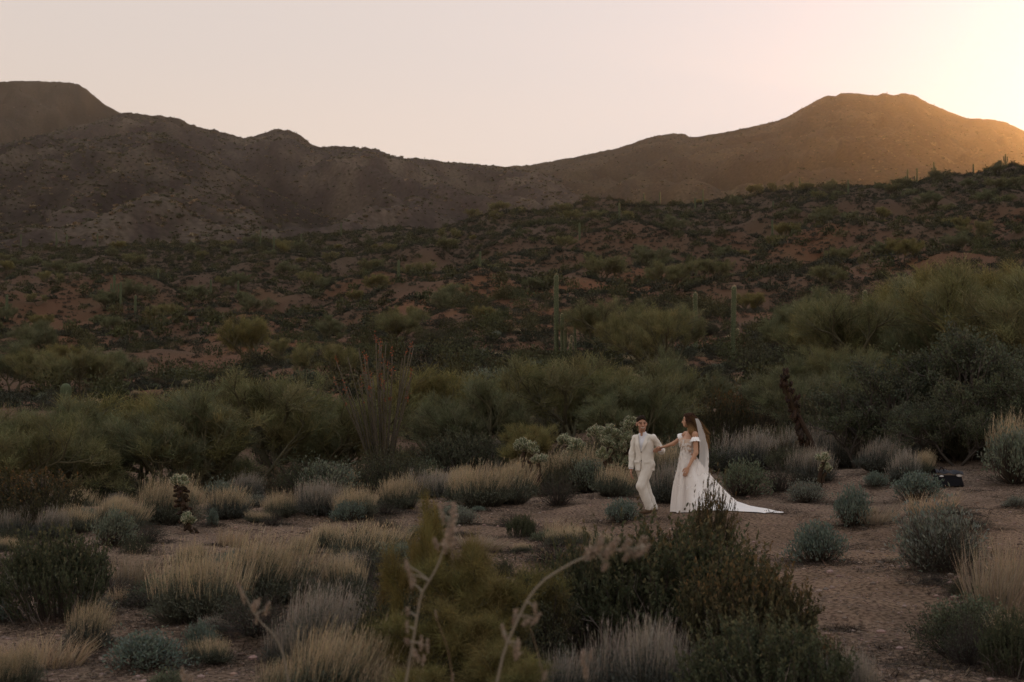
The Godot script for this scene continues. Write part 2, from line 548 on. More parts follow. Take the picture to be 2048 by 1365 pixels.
# Tuft of wispy dry grass.
func dry_grass(s: int, count: int, col: Color, spread: float) -> Array:
	var r := rng(s)
	var b := Geo.new()
	for k in count:
		var w := r.randf_range(0, TAU)
		var q := sqrt(r.randf())
		var p := Vector3(cos(w), 0, sin(w)) * q * 0.6
		var o := Vector3(cos(w) * q * spread + 0.12, 1.0, sin(w) * q * spread) + rdir(r) * 0.2
		var l := r.randf_range(0.5, 1.0)
		var m := p + o * l * 0.55
		var e := p + o * l + Vector3(r.randf_range(-0.1, 0.25), -0.05, r.randf_range(-0.1, 0.1))
		var c := vary(col, r, 0.3)
		b.blade(p, m, e, perp(o, r), 0.014, c * 0.6, c, c)
		if k % 4 == 0:
			b.needle(e, e + Vector3(r.randf_range(-1, 1), 0.8, r.randf_range(-1, 1)) * 0.08, perp(o, r), 0.02, c, c)
	return [["straw_stalks", b.mesh(), M.straw]]

# Palo verde: green limbs that fork low, crown of thin upright twigs.  About 4 m high.
func limb(bark: Geo, tips: Array, r: RandomNumberGenerator, p: Vector3, d: Vector3, l: float, rad: float, lv: int, col: Color) -> void:
	var side := perp(d, r)
	var pts := PackedVector3Array([p])
	var q := p
	var dd := d
	for k in 3:
		dd = (dd + rdir(r) * 0.22 + Vector3(0, 0.10, 0) + side * (0.12 if k == 1 else -0.10)).normalized()
		q += dd * l / 3.0
		pts.append(q)
	bark.tube(pts, rad, rad * 0.6, 6 if lv < 2 else 4 if lv < 3 else 3, col * (0.75 if lv < 2 else 1.0), col)
	if lv == 3:
		tips.append([pts[1], pts[3], dd])
		return
	for k in [4, 4, 4][lv]:
		var t: int = [1, 2, 3, 3][k] if lv > 0 else [2, 3, 3, 3][k]
		var nd := (dd + perp(dd, r) * r.randf_range(0.5, 1.05) + Vector3(0, 0.16, 0)).normalized()
		limb(bark, tips, r, pts[t], nd, l * r.randf_range(0.55, 0.78), rad * 0.62, lv + 1, col)

func palo_verde(s: int, twigs: int, col: Color, droop: float, tl := 1.0, leafy := 0.0) -> Array:
	var r := rng(s)
	var bark := Geo.new()
	var crown := Geo.new()
	var tips := []
	var bc := Color(0.10, 0.094, 0.058) if leafy == 0.0 else Color(0.08, 0.07, 0.06)
	var stems := r.randi_range(3, 5)
	for k in stems:
		var w := TAU * k / stems + r.randf_range(-0.4, 0.4)
		limb(bark, tips, r, Vector3(cos(w) * 0.08, -0.1, sin(w) * 0.08), Vector3(cos(w) * r.randf_range(0.5, 1.0), 1.0, sin(w) * r.randf_range(0.5, 1.0)).normalized(), r.randf_range(1.15, 1.6), 0.07, 0, bc)
	for tp in tips:
		var c0 := vary(col, r, 0.25)
		for k in twigs:
			var p: Vector3 = tp[0].lerp(tp[1], r.randf_range(0.0, 1.1)) + rdir(r) * 0.10
			var o: Vector3 = (tp[2] * 0.6 + rdir(r) * 0.75 + Vector3(0, 0.55 - droop, 0)).normalized()
			var l := r.randf_range(0.16, 0.46) * tl
			var c := vary(c0, r, 0.25)
			if leafy > 0.0:
				var sd := perp(o, r)
				crown.oval(p + rdir(r) * 0.09, o, sd, sd.cross(o), leafy * r.randf_range(0.7, 1.3), leafy * 0.5, c)
				continue
			crown.needle(p, p + o * l, perp(o, r), 0.013, c * 0.8, c)
			if k % 2 == 0:
				var f := p + o * l * r.randf_range(0.3, 0.8)
				var e := (o + rdir(r) * 0.8).normalized()
				crown.needle(f, f + e * l * 0.6, perp(e, r), 0.010, c, c)
				crown.leaf(f + e * 0.05, e, perp(e, r), 0.05, 0.02, c * 1.1)
	return [["trunk", bark.mesh(), M.bark], ["crown", crown.mesh(), M.leafy]]

# Column of pleated green skin with spines along the ribs; at is the foot, bend leads the axis.
func column(g: Geo, sp: Geo, path: PackedVector3Array, rad: float, ribs: int, spines: int, r: RandomNumberGenerator) -> void:
	var m := path.size()
	var per := ribs * 2
	var k0 := g.v.size()
	var len_ := 0.0
	var run := [0.0]
	for a in m - 1:
		len_ += path[a].distance_to(path[a + 1])
		run.append(len_)
	for a in m:
		var t: float = run[a] / len_
		var d := (path[mini(a + 1, m - 1)] - path[maxi(a - 1, 0)]).normalized()
		var s := d.cross(Vector3(0.1, 0.05, 1)).normalized()
		var b := s.cross(d)
		var tip := (1.0 - t) * len_ / rad
		var rr := rad * (sqrt(maxf(1.0 - pow(1.0 - tip / 1.1, 2), 0.0)) if tip < 1.1 else 1.0) * lerpf(0.86, 1.0, clampf(t * 2.4, 0, 1)) + 0.004
		for e in per:
			var w := TAU * e / per
			var pl := rr * (1.0 if e % 2 == 0 else 0.86)
			g.v.push_back(path[a] + (s * cos(w) + b * sin(w)) * pl)
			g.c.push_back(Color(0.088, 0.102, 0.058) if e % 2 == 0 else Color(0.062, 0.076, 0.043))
			if e % 2 == 0 and spines > 0:
				for q in spines:
					var c := g.v[-1].lerp(path[a] + d * 0.0, -0.02) + d * r.randf_range(-0.5, 0.5) * len_ / m
					var o := ((s * cos(w) + b * sin(w)) + rdir(r) * 0.8 + d * (0.5 if tip < 2.0 else 0.0)).normalized()
					sp.needle(c, c + o * r.randf_range(0.04, 0.08), perp(o, r), 0.012, Color(0.48, 0.40, 0.26), Color(0.55, 0.47, 0.32))
	for a in m - 1:
		for e in per:
			var x := k0 + a * per + e
			var y := k0 + a * per + (e + 1) % per
			g.i.append_array([x, y, x + per, y, y + per, x + per])

func straight(p: Vector3, q: Vector3, m: int) -> PackedVector3Array:
	var out := PackedVector3Array()
	for k in m:
		var t := float(k) / (m - 1)
		t = t if t < 0.9 else 0.9 + (t - 0.9) * 1.0
		out.append(p.lerp(q, 1.0 - pow(1.0 - t, 2.0)))
	return out

func arm_path(out_: Vector3, y0: float, reach: float, h: float, m: int) -> PackedVector3Array:
	var c := Curve3D.new()
	c.add_point(Vector3(0, y0, 0), Vector3.ZERO, out_ * reach * 0.7)
	c.add_point(Vector3(0, y0 + reach * 0.55, 0) + out_ * reach, Vector3(0, -reach * 0.5, 0) , Vector3(0, h * 0.3, 0))
	c.add_point(Vector3(0, y0 + reach * 0.55 + h, 0) + out_ * reach * 1.05, Vector3(0, -h * 0.3, 0), Vector3.ZERO)
	var out := PackedVector3Array()
	for k in m: out.append(c.sample_baked(c.get_baked_length() * (1.0 - pow(1.0 - float(k) / (m - 1), 1.7))))
	return out

func saguaro(base: Vector3, h: float, rad: float, arms: Array, label: String, group: String, near: bool, lean := Vector3.ZERO) -> Node3D:
	var t := thing("saguaro_cactus", base, label, "cactus", group)
	var r := rng(int(absf(base.x * 31 + base.z * 17)))
	var g := Geo.new()
	var sp := Geo.new()
	var ribs := 15 if near else 7
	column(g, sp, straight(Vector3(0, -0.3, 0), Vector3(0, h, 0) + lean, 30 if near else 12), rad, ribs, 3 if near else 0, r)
	g.smooth()
	part("trunk", g.mesh(), M.cactus, t)
	for a in arms:
		var ga := Geo.new()
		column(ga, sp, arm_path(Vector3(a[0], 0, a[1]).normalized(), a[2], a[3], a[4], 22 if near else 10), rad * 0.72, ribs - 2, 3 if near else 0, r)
		ga.smooth()
		part("arm", ga.mesh(), M.cactus, t)
	if near: part("spines", sp.mesh(), M.spines, t)
	return t

# Teddy bear cholla: woody trunk, hanging dead joints, crown of fuzzy pale joints.
func joint(g: Geo, sp: Geo, r: RandomNumberGenerator, p: Vector3, d: Vector3, l: float, rad: float, col: Color, fuzz: Color, spines: int) -> Vector3:
	var e := p + d * l
	var m := p + d * l * 0.5
	var s := perp(d, r)
	var b := d.cross(s)
	var k := g.v.size()
	for a in 4:
		var t := [0.0, 0.25, 0.8, 1.0][a] as float
		var rr := rad * ([0.55, 0.95, 1.0, 0.45][a] as float)
		for q in 6:
			var w := TAU * q / 6
			g.v.push_back(p + d * l * t + (s * cos(w) + b * sin(w)) * rr)
			g.c.push_back(col)
	for a in 3:
		for q in 6:
			var x := k + a * 6 + q
			var y := k + a * 6 + (q + 1) % 6
			g.i.append_array([x, y, x + 6, y, y + 6, x + 6])
	g.i.append_array([k + 18, k + 19, k + 20, k + 18, k + 20, k + 21, k + 18, k + 21, k + 22, k + 18, k + 22, k + 23])
	for q in spines:
		var t := r.randf_range(0.05, 1.0)
		var w := r.randf_range(0, TAU)
		var o := (s * cos(w) + b * sin(w) + d * (1.3 if t > 0.9 else 0.25) + rdir(r) * 0.35).normalized()
		var c := p + d * l * t + (s * cos(w) + b * sin(w)) * rad * 0.85
		sp.needle(c, c + o * r.randf_range(0.018, 0.036), perp(o, r), 0.007, fuzz, fuzz)
	return e

func cholla(s: int, heads: Array, jl: float, jr: float, hanging: int) -> Array:   # heads: [centre, radii] above the foot
	var r := rng(s)
	var g := Geo.new()
	var sp := Geo.new()
	var tr := Geo.new()
	var pale := Color(0.58, 0.53, 0.38)
	var big := 0
	for h in heads:
		var c: Vector3 = h[0]
		var rad: Vector3 = h[1]
		var foot := Vector3(c.x * 0.25, -0.05, c.z * 0.25)
		var pts := PackedVector3Array()
		for k in 6: pts.append(foot.lerp(c - Vector3(0, rad.y * 0.4, 0), k / 5.0) + rdir(r) * 0.02)
		tr.tube(pts, minf(0.07, rad.x * 0.34), minf(0.05, rad.x * 0.3), 8, Color(0.035, 0.024, 0.018), Color(0.05, 0.034, 0.022))
		if big == 0:
			for k in hanging:
				var p := foot.lerp(c, r.randf_range(0.25, 0.95))
				var w := r.randf_range(0, TAU)
				var o := Vector3(cos(w) * 0.9, r.randf_range(-1.0, -0.1), sin(w) * 0.9).normalized()
				joint(tr, sp, r, p + Vector3(cos(w), 0, sin(w)) * 0.05, o, jl * r.randf_range(0.6, 1.1), jr, vary(Color(0.04, 0.028, 0.02), r, 0.3), Color(0.15, 0.09, 0.05), 12)
		big += 1
		var count := int(clampf(rad.x * rad.y / (jl * jr) * 5.0, 16, 150))
		for k in count:
			var d := rdir(r)
			if d.y < -0.25: d.y = -d.y
			var f := r.randf_range(0.25, 0.8) if k % 4 == 0 else r.randf_range(0.62, 0.86)
			var o := (d + Vector3(0, 0.75, 0) + rdir(r) * 0.45).normalized()
			joint(g, sp, r, c + Vector3(d.x * rad.x, d.y * rad.y, d.z * rad.x) * f - o * jl * 0.4, o, jl * r.randf_range(0.75, 1.15), jr * r.randf_range(0.85, 1.1), vary(Color(0.105, 0.12, 0.068), r, 0.2), vary(pale, r, 0.2), 62)
	return [["trunk", tr.mesh(), M.bark], ["joints", g.mesh(), M.cactus], ["spines", sp.mesh(), M.spines]]

var PROTO := {}    # kind -> array of [parts]
var FOOT := []     # where bushes stand and how wide they are: litter gathers there
var KIND := {}     # kind -> [node name, category]

func plant(kind: String, variant: int, base: Vector3, sx: float, sy: float, turn: float, label: String, group := "", sz := 0.0) -> Node3D:
	var set_: Array = PROTO[kind]
	var parts: Array = set_[variant % set_.size()]
	var o := thing(KIND[kind][0], base - Vector3(0, 0.03, 0), label, KIND[kind][1], group)
	for p in parts: part(p[0], p[1], p[2], o)
	o.basis = Basis(Vector3.UP, turn).scaled(Vector3(sx, sy, sz if sz > 0.0 else sx))
	if sy < 1.4:                                       # small ones lean a little, each its own way
		var h := base.x * 12.9 + base.z * 7.3
		o.basis = Basis(Vector3(sin(h), 0, cos(h)), 0.05 + 0.10 * absf(sin(h * 3.1))) * o.basis
	return o

# kind, photo x and y of the foot, photo width and height
func put(kind: String, variant: int, px: float, py: float, w: float, h: float, label: String, group := "") -> Node3D:
	var b := on_ground(px, py)
	var m := b.distance_to(EYE) / F
	var turn := fmod(px * 0.37 + variant * 1.3, TAU)
	if kind.begins_with("grass"):
		w *= 1.16
		h *= 1.12
	FOOT.append([b, w * m * 0.5])
	if kind.begins_with("grass") or kind == "dry": turn = fmod(px * 0.37, 0.7) - 0.35
	return plant(kind, variant, b, w * m * 0.5, h * m, turn, label, group)

# a spot that is given by photo x and distance
func spot(px: float, d: float) -> Vector3:
	var x := (px - 1024.0) / F * d
	return Vector3(x, ground_y(x, -d), -d)
# ---------------------------------------------------------------- bodies and clothes: tapered bones joined by a smooth minimum, meshed as surface nets
# bone: [from, to, radius at from, radius at to, flat axis or ZERO, flatness]
func nets(bones: Array, k: float, cell: float, shape, colf: Callable) -> Geo:
	var lo := Vector3.INF
	var hi := -Vector3.INF
	for b in bones:
		var rr := maxf(b[2], b[3]) + cell * 3
		lo = lo.min(b[0].min(b[1]) - Vector3.ONE * rr)
		hi = hi.max(b[0].max(b[1]) + Vector3.ONE * rr)
	var nx := int((hi.x - lo.x) / cell) + 2
	var ny := int((hi.y - lo.y) / cell) + 2
	var nz := int((hi.z - lo.z) / cell) + 2
	var f := PackedFloat32Array()
	f.resize(nx * ny * nz)
	f.fill(9.0)
	for b in bones:
		var pa: Vector3 = b[0]
		var pb: Vector3 = b[1]
		var ra: float = b[2]
		var rb: float = b[3]
		var ax: Vector3 = b[4] if b.size() > 4 else Vector3.ZERO
		var fl: float = b[5] - 1.0 if b.size() > 4 else 0.0
		var ab := pb - pa
		var l2 := maxf(ab.length_squared(), 1e-8)
		var pad := maxf(ra, rb) + k + cell * 2.5
		var q0 := ((pa.min(pb) - Vector3.ONE * pad - lo) / cell).max(Vector3.ZERO)
		var q1 := ((pa.max(pb) + Vector3.ONE * pad - lo) / cell).min(Vector3(nx - 1, ny - 1, nz - 1))
		for z in range(int(q0.z), int(q1.z) + 1):
			for y in range(int(q0.y), int(q1.y) + 1):
				var at_ := (z * ny + y) * nx
				for x in range(int(q0.x), int(q1.x) + 1):
					var p := lo + Vector3(x, y, z) * cell - pa
					var t := clampf(p.dot(ab) / l2, 0.0, 1.0)
					p -= ab * t
					if fl != 0.0: p += ax * (p.dot(ax) * fl)
					var d := p.length() - (ra + (rb - ra) * t)
					var o := f[at_ + x]
					var h := maxf(k - absf(o - d), 0.0) / k
					f[at_ + x] = minf(o, d) - h * h * k * 0.25
	if shape != null:
		for z in nz:
			for y in ny:
				var at_ := (z * ny + y) * nx
				for x in nx:
					if absf(f[at_ + x]) < 0.09:
						f[at_ + x] = shape.call(lo + Vector3(x, y, z) * cell, f[at_ + x])
	var g := Geo.new()
	var id := PackedInt32Array()
	id.resize(nx * ny * nz)
	id.fill(-1)
	var sx := 1
	var sy := nx
	var sz := nx * ny
	var off := [0, sx, sy, sx + sy, sz, sx + sz, sy + sz, sx + sy + sz]
	var edges := [[0, 1], [2, 3], [4, 5], [6, 7], [0, 2], [1, 3], [4, 6], [5, 7], [0, 4], [1, 5], [2, 6], [3, 7]]
	for z in nz - 1:
		for y in ny - 1:
			for x in nx - 1:
				var a := (z * ny + y) * nx + x
				if absf(f[a]) > cell * 2.2: continue
				var neg := 0
				for o in off:
					if f[a + o] < 0.0: neg += 1
				if neg == 0 or neg == 8: continue
				var s := Vector3.ZERO
				var cnt := 0
				for e in edges:
					var u := f[a + off[e[0]]]
					var w := f[a + off[e[1]]]
					if (u < 0.0) != (w < 0.0):
						var t := u / (u - w)
						var e0: int = e[0]
						var e1: int = e[1]
						s += Vector3(e0 & 1, (e0 >> 1) & 1, e0 >> 2).lerp(Vector3(e1 & 1, (e1 >> 1) & 1, e1 >> 2), t)
						cnt += 1
				id[a] = g.v.size()
				var p := lo + (Vector3(x, y, z) + s / cnt) * cell
				g.v.push_back(p)
				g.c.push_back(colf.call(p))
				var gx := f[a + sx] - f[a] + f[a + sx + sy] - f[a + sy] + f[a + sx + sz] - f[a + sz]
				var gy := f[a + sy] - f[a] + f[a + sx + sy] - f[a + sx] + f[a + sy + sz] - f[a + sz]
				var gz := f[a + sz] - f[a] + f[a + sx + sz] - f[a + sx] + f[a + sy + sz] - f[a + sy]
				g.n.push_back(Vector3(gx, gy, gz).normalized())
	var st := [sx, sy, sz]
	for z in range(1, nz - 1):
		for y in range(1, ny - 1):
			for x in range(1, nx - 1):
				var a := (z * ny + y) * nx + x
				if absf(f[a]) > cell * 2.2: continue
				for e in 3:
					if (f[a] < 0.0) == (f[a + st[e]] < 0.0): continue
					var u: int = st[(e + 1) % 3]
					var w: int = st[(e + 2) % 3]
					var c0 := id[a]
					var c1 := id[a - u]
					var c2 := id[a - u - w]
					var c3 := id[a - w]
					if c0 < 0 or c1 < 0 or c2 < 0 or c3 < 0: continue
					if (g.v[c2] - g.v[c0]).cross(g.v[c1] - g.v[c0]).dot(g.n[c0] + g.n[c2]) > 0.0:
						g.i.append_array([c0, c1, c2, c0, c2, c3])
					else:
						g.i.append_array([c0, c2, c1, c0, c3, c2])
	return g

func plain(c: Color) -> Callable:
	return func(_p): return c

# fingers and thumb of a hand: wrist w, direction d of the palm, palm normal n, towards the thumb s; curl 0..1
func hand_bones(w: Vector3, d: Vector3, n: Vector3, s: Vector3, curl: float, thumb: float) -> Array:
	var out := []
	var kn := w + d * 0.088
	for k in 4:
		var o := s * (0.030 - 0.020 * k)
		out.append([w + d * 0.012 + o * 0.6, kn + o - d * 0.006 * absf(k - 1), 0.014, 0.0115])
		var l: float = [0.040, 0.045, 0.041, 0.032][k]
		var a := curl * (0.75 + 0.08 * k)
		var p := kn + o
		for j in 3:
			var dd := d * cos(a) + n * sin(a)
			var q := p + dd * l
			out.append([p, q, 0.0092 - j * 0.0008, 0.0085 - j * 0.0008])
			p = q
			l *= 0.72
			a += curl * 0.8
	var b := w + d * 0.022 + s * 0.022
	var m := b + (d * 0.6 + s * 0.75 + n * 0.15).normalized() * 0.042
	out.append([b, m, 0.014, 0.011])
	var e := m + (d * 0.9 + s * (0.35 - thumb) + n * (0.2 + thumb * 0.6)).normalized() * 0.034
	out.append([m, e, 0.0105, 0.0095])
	out.append([e, e + (d + n * thumb - s * thumb * 0.4).normalized() * 0.026, 0.0095, 0.008])
	return out

# a head at c, looking along fw, with l towards its own left; s = size
func head_bones(c: Vector3, fw: Vector3, l: Vector3, up: Vector3, s: float) -> Array:
	var q := func(a: float, b: float, e: float) -> Vector3: return c + (l * a + up * b + fw * e) * s
	return [
		[q.call(0, .035, -.025), q.call(0, .035, .015), .088 * s, .080 * s, l, 1.14],
		[q.call(0, -.02, .02), q.call(0, -.075, .045), .070 * s, .046 * s, l, 1.08],
		[q.call(.025, -.085, .062), q.call(-.025, -.085, .062), .026 * s, .026 * s],
		[q.call(.044, -.02, .058), q.call(.036, -.055, .056), .026 * s, .024 * s], [q.call(-.044, -.02, .058), q.call(-.036, -.055, .056), .026 * s, .024 * s],
		[q.call(0, .018, .092), q.call(0, -.028, .112), .011 * s, .0155 * s], [q.call(.012, -.031, .096), q.call(-.012, -.031, .096), .011 * s, .011 * s],
		[q.call(.038, .028, .080), q.call(-.038, .028, .080), .018 * s, .018 * s],
		[q.call(.026, -.054, .086), q.call(-.026, -.054, .086), .0105 * s, .0105 * s], [q.call(.02, -.068, .084), q.call(-.02, -.068, .084), .011 * s, .011 * s],
		[q.call(.082, .012, -.012), q.call(.086, -.022, -.008), .015 * s, .011 * s], [q.call(-.082, .012, -.012), q.call(-.086, -.022, -.008), .015 * s, .011 * s],
	]

# skin, lips, brows, eyes, teeth by where they are on the head
func face_color(c: Vector3, fw: Vector3, l: Vector3, up: Vector3, s: float, skin: Color, lip: Color, brow: Color, smile: float) -> Callable:
	return func(p: Vector3) -> Color:
		var q := p - c
		var x := absf(q.dot(l)) / s
		var y := q.dot(up) / s
		var z := q.dot(fw) / s
		if z < 0.045: return skin
		var yb := y - 0.036 + 0.10 * absf(x - 0.03)
		if absf(yb) < 0.0055 and x > 0.012 and x < 0.056: return brow
		var e := Vector2((x - 0.031) / 0.015, (y - 0.012) / 0.0065).length()
		if e < 1.0: return Color(0.03, 0.02, 0.016) if e < 0.75 else Color(0.10, 0.06, 0.045)
		var my := y + 0.0605 - smile * x * x * 9.0
		if x < 0.034 and absf(my) < 0.0075 * (1.0 - x / 0.05): return Color(0.62, 0.57, 0.50) if smile > 0.5 else lip * 0.5
		if x < 0.034 and absf(my) < 0.0135 * (1.0 - x / 0.05): return lip
		if brow.g < 0.03 and y < -0.035 and smile > 0.5: return skin.lerp(brow, 0.16)
		return skin

func build_groom(base: Vector3) -> void:
	var t := thing("person", base, "man in beige linen suit and white shirt, smiling as he walks", "person")
	var sk := Color(0.40, 0.22, 0.15)
	var fw := Vector3(-0.42, 0, 0.907)
	var lf := Vector3(0.907, 0, 0.42)
	var hc := Vector3(-0.058, 1.625, 0.045)
	var hf := Vector3(0.10, -0.03, 0.99).normalized()
	var hu := Vector3(-0.05, 1, 0.03).normalized()
	var hl := hu.cross(hf).normalized()
	var neck := Vector3(-0.03, 1.43, -0.005)
	var shl := Vector3(0.148, 1.372, 0.085)
	var shr := Vector3(-0.160, 1.365, -0.085)
	var el := Vector3(0.315, 1.135, -0.045)
	var wl := Vector3(0.262, 1.165, 0.165)
	var er := Vector3(-0.225, 1.075, -0.085)
	var wr := Vector3(-0.248, 0.80, -0.02)
	var hip := Vector3(0.0, 0.94, 0.0)
	var chest := Vector3(-0.005, 1.25, 0.0)
	var hl_ := Vector3(0.075, 0.90, 0.045)
	var hr_ := Vector3(-0.075, 0.90, -0.045)
	var kl := Vector3(-0.075, 0.50, 0.10)
	var al := Vector3(0.075, 0.11, 0.085)
	var kr := Vector3(0.01, 0.49, -0.06)
	var ar := Vector3(0.16, 0.10, -0.06)
	# the body, one surface
	var bones := [[hip, chest, .12, .135, fw, 1.25], [chest, neck - Vector3(0, .07, 0), .135, .10, fw, 1.3], [shl, shr, .06, .06], [neck - Vector3(0, .05, 0), hc + Vector3(0, -.05, -.02), .058, .056],
		[shl, el, .043, .036], [el, wl, .036, .028], [shr, er, .043, .036], [er, wr, .04, .028], [hl_, kl, .085, .055], [kl, al, .055, .04], [hr_, kr, .085, .055], [kr, ar, .055, .04]]
	var g := nets(bones, 0.03, 0.017, null, plain(sk))
	g.add(nets(head_bones(hc, hf, hl, hu, 1.08), 0.016, 0.0055, null, face_color(hc, hf, hl, hu, 1.08, sk, Color(0.22, 0.09, 0.07), Color(0.02, 0.013, 0.009), 1.0)))
	g.add(nets(hand_bones(wl, Vector3(-.62, .12, .77).normalized(), Vector3(-.6, -.55, -.45).normalized(), Vector3(.3, .8, .2).normalized(), 0.75, 0.3), 0.006, 0.0045, null, plain(sk)))
	g.add(nets(hand_bones(wr, Vector3(-.02, -.98, .12).normalized(), Vector3(.8, 0, -.3).normalized(), Vector3(-.25, -.1, .95).normalized(), 0.35, 0.1), 0.006, 0.0045, null, plain(sk)))
	part("body", g.mesh(), M.skin, t)
	var nz := FastNoiseLite.new()
	nz.frequency = 4.5
	nz.fractal_octaves = 2
	# trousers, with creases at knee and seat
	var tro := Color(0.75, 0.71, 0.645)
	g = nets([[hip + Vector3(0, .04, 0), hip - Vector3(0, .05, 0), .135, .135, fw, 1.2], [hl_, kl, .112, .088], [kl, al, .088, .078], [hr_, kr, .112, .088], [kr, ar, .088, .078]], 0.03, 0.012,
		func(p: Vector3, d: float): return maxf(maxf(d + nz.get_noise_3d(p.x * 2.4, p.y * 1.2 - p.x * 1.5, p.z * 2.4) * 0.010, p.y - 1.0), 0.065 - p.y), plain(tro))
	part("trousers", g.mesh(), M.linen, t)
	# shirt
	g = nets([[hip + Vector3(0, .02, 0), chest, .137, .150, fw, 1.2], [chest, neck - Vector3(0, .06, 0), .150, .10, fw, 1.25], [shl.lerp(shr, .15), shr.lerp(shl, .15), .058, .058]], 0.03, 0.013,
		func(p: Vector3, d: float): return maxf(d + nz.get_noise_3d(p.x * 2, p.y, p.z * 2) * 0.006, p.y - 1.44), plain(Color(0.66, 0.67, 0.72)))
	part("shirt", g.mesh(), M.cotton, t)
	var cg := Geo.new()
	for s in [-1.0, 1.0]:
		cg.sheet(10, 3, func(a: int, b: int):
			var w: float = (a / 9.0) * 2.5 + 0.32
			var r0: float = 0.061 + b * 0.008
			var o: Vector3 = fw * cos(w) * r0 * 0.95 + lf * sin(w) * s * r0
			return neck + o + Vector3(0, 0.045 - b * 0.026 + 0.020 * (w / 2.6) - (0.03 if a == 0 and b == 2 else 0.0), 0) + fw * 0.012)
	part("shirt_collar", cg.mesh(), M.cotton, t)
	for w in [[el, wl], [er, wr]]:
		var d: Vector3 = (w[1] - w[0]).normalized()
		var c := Geo.new()
		c.tube(PackedVector3Array([w[1] - d * 0.05, w[1] - d * 0.005]), 0.042, 0.043, 12, Color.WHITE, Color.WHITE)
		part("shirt_cuff", c.mesh(), M.cotton, t)
	# jacket: opens in a V to the button, cut away below it
	var suit := Color(0.77, 0.735, 0.67)
	var open := func(p: Vector3, d: float) -> float:
		d += nz.get_noise_3d(p.x * 1.6, p.y * 1.1 + p.x, p.z * 1.6) * 0.008
		var q := p - chest
		var f := q.dot(fw)
		var s := q.dot(lf) + 0.012
		if f > 0.02 and absf(p.x) < 0.2:
			if p.y > 1.125: d = maxf(d, 0.005 + (p.y - 1.125) * 0.235 - absf(s))
			elif p.y < 1.06: d = maxf(d, (1.06 - p.y) * 0.09 - absf(s + 0.005))
		return maxf(d, 0.775 - p.y if absf(p.x) < 0.225 or p.y < 0.7 else -1.0)
	g = nets([[hip - Vector3(0, .20, 0), chest - Vector3(0, .10, 0), .185, .160, fw, 1.22], [chest - Vector3(0, .10, 0), chest + Vector3(0, .03, 0), .160, .175, fw, 1.24], [chest + Vector3(0, .03, 0), neck - Vector3(0, .055, 0), .175, .10, fw, 1.3],
		[shl, shr, .064, .064], [neck - Vector3(0, .02, .01), neck - Vector3(0, .08, 0), .075, .11]], 0.04, 0.012, open, plain(suit))
	var cuff := func(p: Vector3, d: float) -> float:
		d += nz.get_noise_3d(p.x * 2.4, p.y * 1.6, p.z * 2.4) * 0.011
		d = maxf(d, 0.02 - (p - wr).dot((er - wr).normalized())) if p.x < -0.15 else d
		return maxf(d, 0.035 - (p - wl).dot((el - wl).normalized())) if p.x > 0.2 and p.y < 1.24 else d
	g.add(nets([[shl, el, .070, .060], [el, wl, .060, .050], [shr, er, .070, .060], [er, wr, .060, .050]], 0.03, 0.0115, cuff, plain(suit)))
	part("jacket", g.mesh(), M.linen, t)
	for s in [-1.0, 1.0]:                          # lapels folded back along the V
		var lg := Geo.new()
		for side in 2:
			lg.sheet(4, 9, func(a: int, b: int):
				var y: float = 1.135 + b * 0.0335
				var half: float = 0.008 + (y - 1.125) * 0.235
				var notch: float = 0.022 if b == 6 else 0.0
				var wd: float = (0.012 + 0.055 * sin(minf(b / 7.0, 1.0) * 1.9) - notch) * a / 3.0
				var x: float = s * (half + wd) - 0.012
				var depth: float = sqrt(maxf(0.0, 1.0 - pow(x / 0.22, 2))) * (0.152 - maxf(0, y - 1.27) * 0.42) + 0.004 + (0.006 if side else 0.011) - 0.004 * a / 3.0
				return Vector3(chest.x, y, chest.z) + lf * x + fw * depth, suit * (1.0 if side else 1.04))
		lg.smooth()
		part("lapel", lg.mesh(), M.linen, t)
	for p in [[0.10, 0.95, 0.13], [-0.115, 0.95, 0.13]]:
		var pg := Geo.new()
		pg.sheet(6, 3, func(a: int, b: int):
			var x: float = p[0] + (a / 5.0 - 0.5) * 0.125
			return hip + Vector3(0, p[1] - hip.y + 0.022 - b * 0.022, 0) + lf * x + fw * (sqrt(maxf(0.0, 1.0 - pow(x / 0.21, 2))) * 0.148 + 0.002 + 0.003 * b), suit)
		part("pocket_flap", pg.mesh(), M.linen, t)
	var bg := Geo.new()
	bg.ball(chest + Vector3(0, -0.13, 0) + fw * 0.147 - lf * 0.01, Vector3(.011, .011, .008), 5, 8, Color(0.10, 0.07, 0.04))
	part("button", bg.mesh(), M.tinted, t)
	bg = Geo.new()
	bg.sheet(12, 2, func(a: int, b: int):
		var w: float = (a / 11.0 - 0.5) * 1.4
		return hip + Vector3(0, 0.045 - b * 0.032, 0) + (fw * cos(w) * 0.122 + lf * sin(w) * 0.148))
	part("belt", bg.mesh(), M.dark, t)
	# hair, short and swept forward
	var hn := FastNoiseLite.new()
	hn.frequency = 22.0
	g = nets([[hc + hu * .062 - hf * .03, hc + hu * .066 + hf * .030, .097, .084, hl, 1.14], [hc + hu * .130 + hf * .01 + hl * .03, hc + hu * .098 + hf * .088 - hl * .025, .032, .020], [hc + hu * .02 - hf * .06, hc - hu * .03 - hf * .055, .072, .06]], 0.03, 0.0065,
		func(p: Vector3, d: float):
			var q: Vector3 = p - hc
			var hairline: float = 0.050 - absf(q.dot(hl)) * 0.3
			return maxf(d + hn.get_noise_3dv(p * Vector3(1, .6, 1)) * 0.012, -0.02 + minf(q.dot(hf) * 1.3, 0.5) - (q.dot(hu) - hairline) * 2.2 if q.dot(hf) > 0.0 else -0.06 - q.dot(hu)),
		func(p): return Color(0.022, 0.014, 0.010))
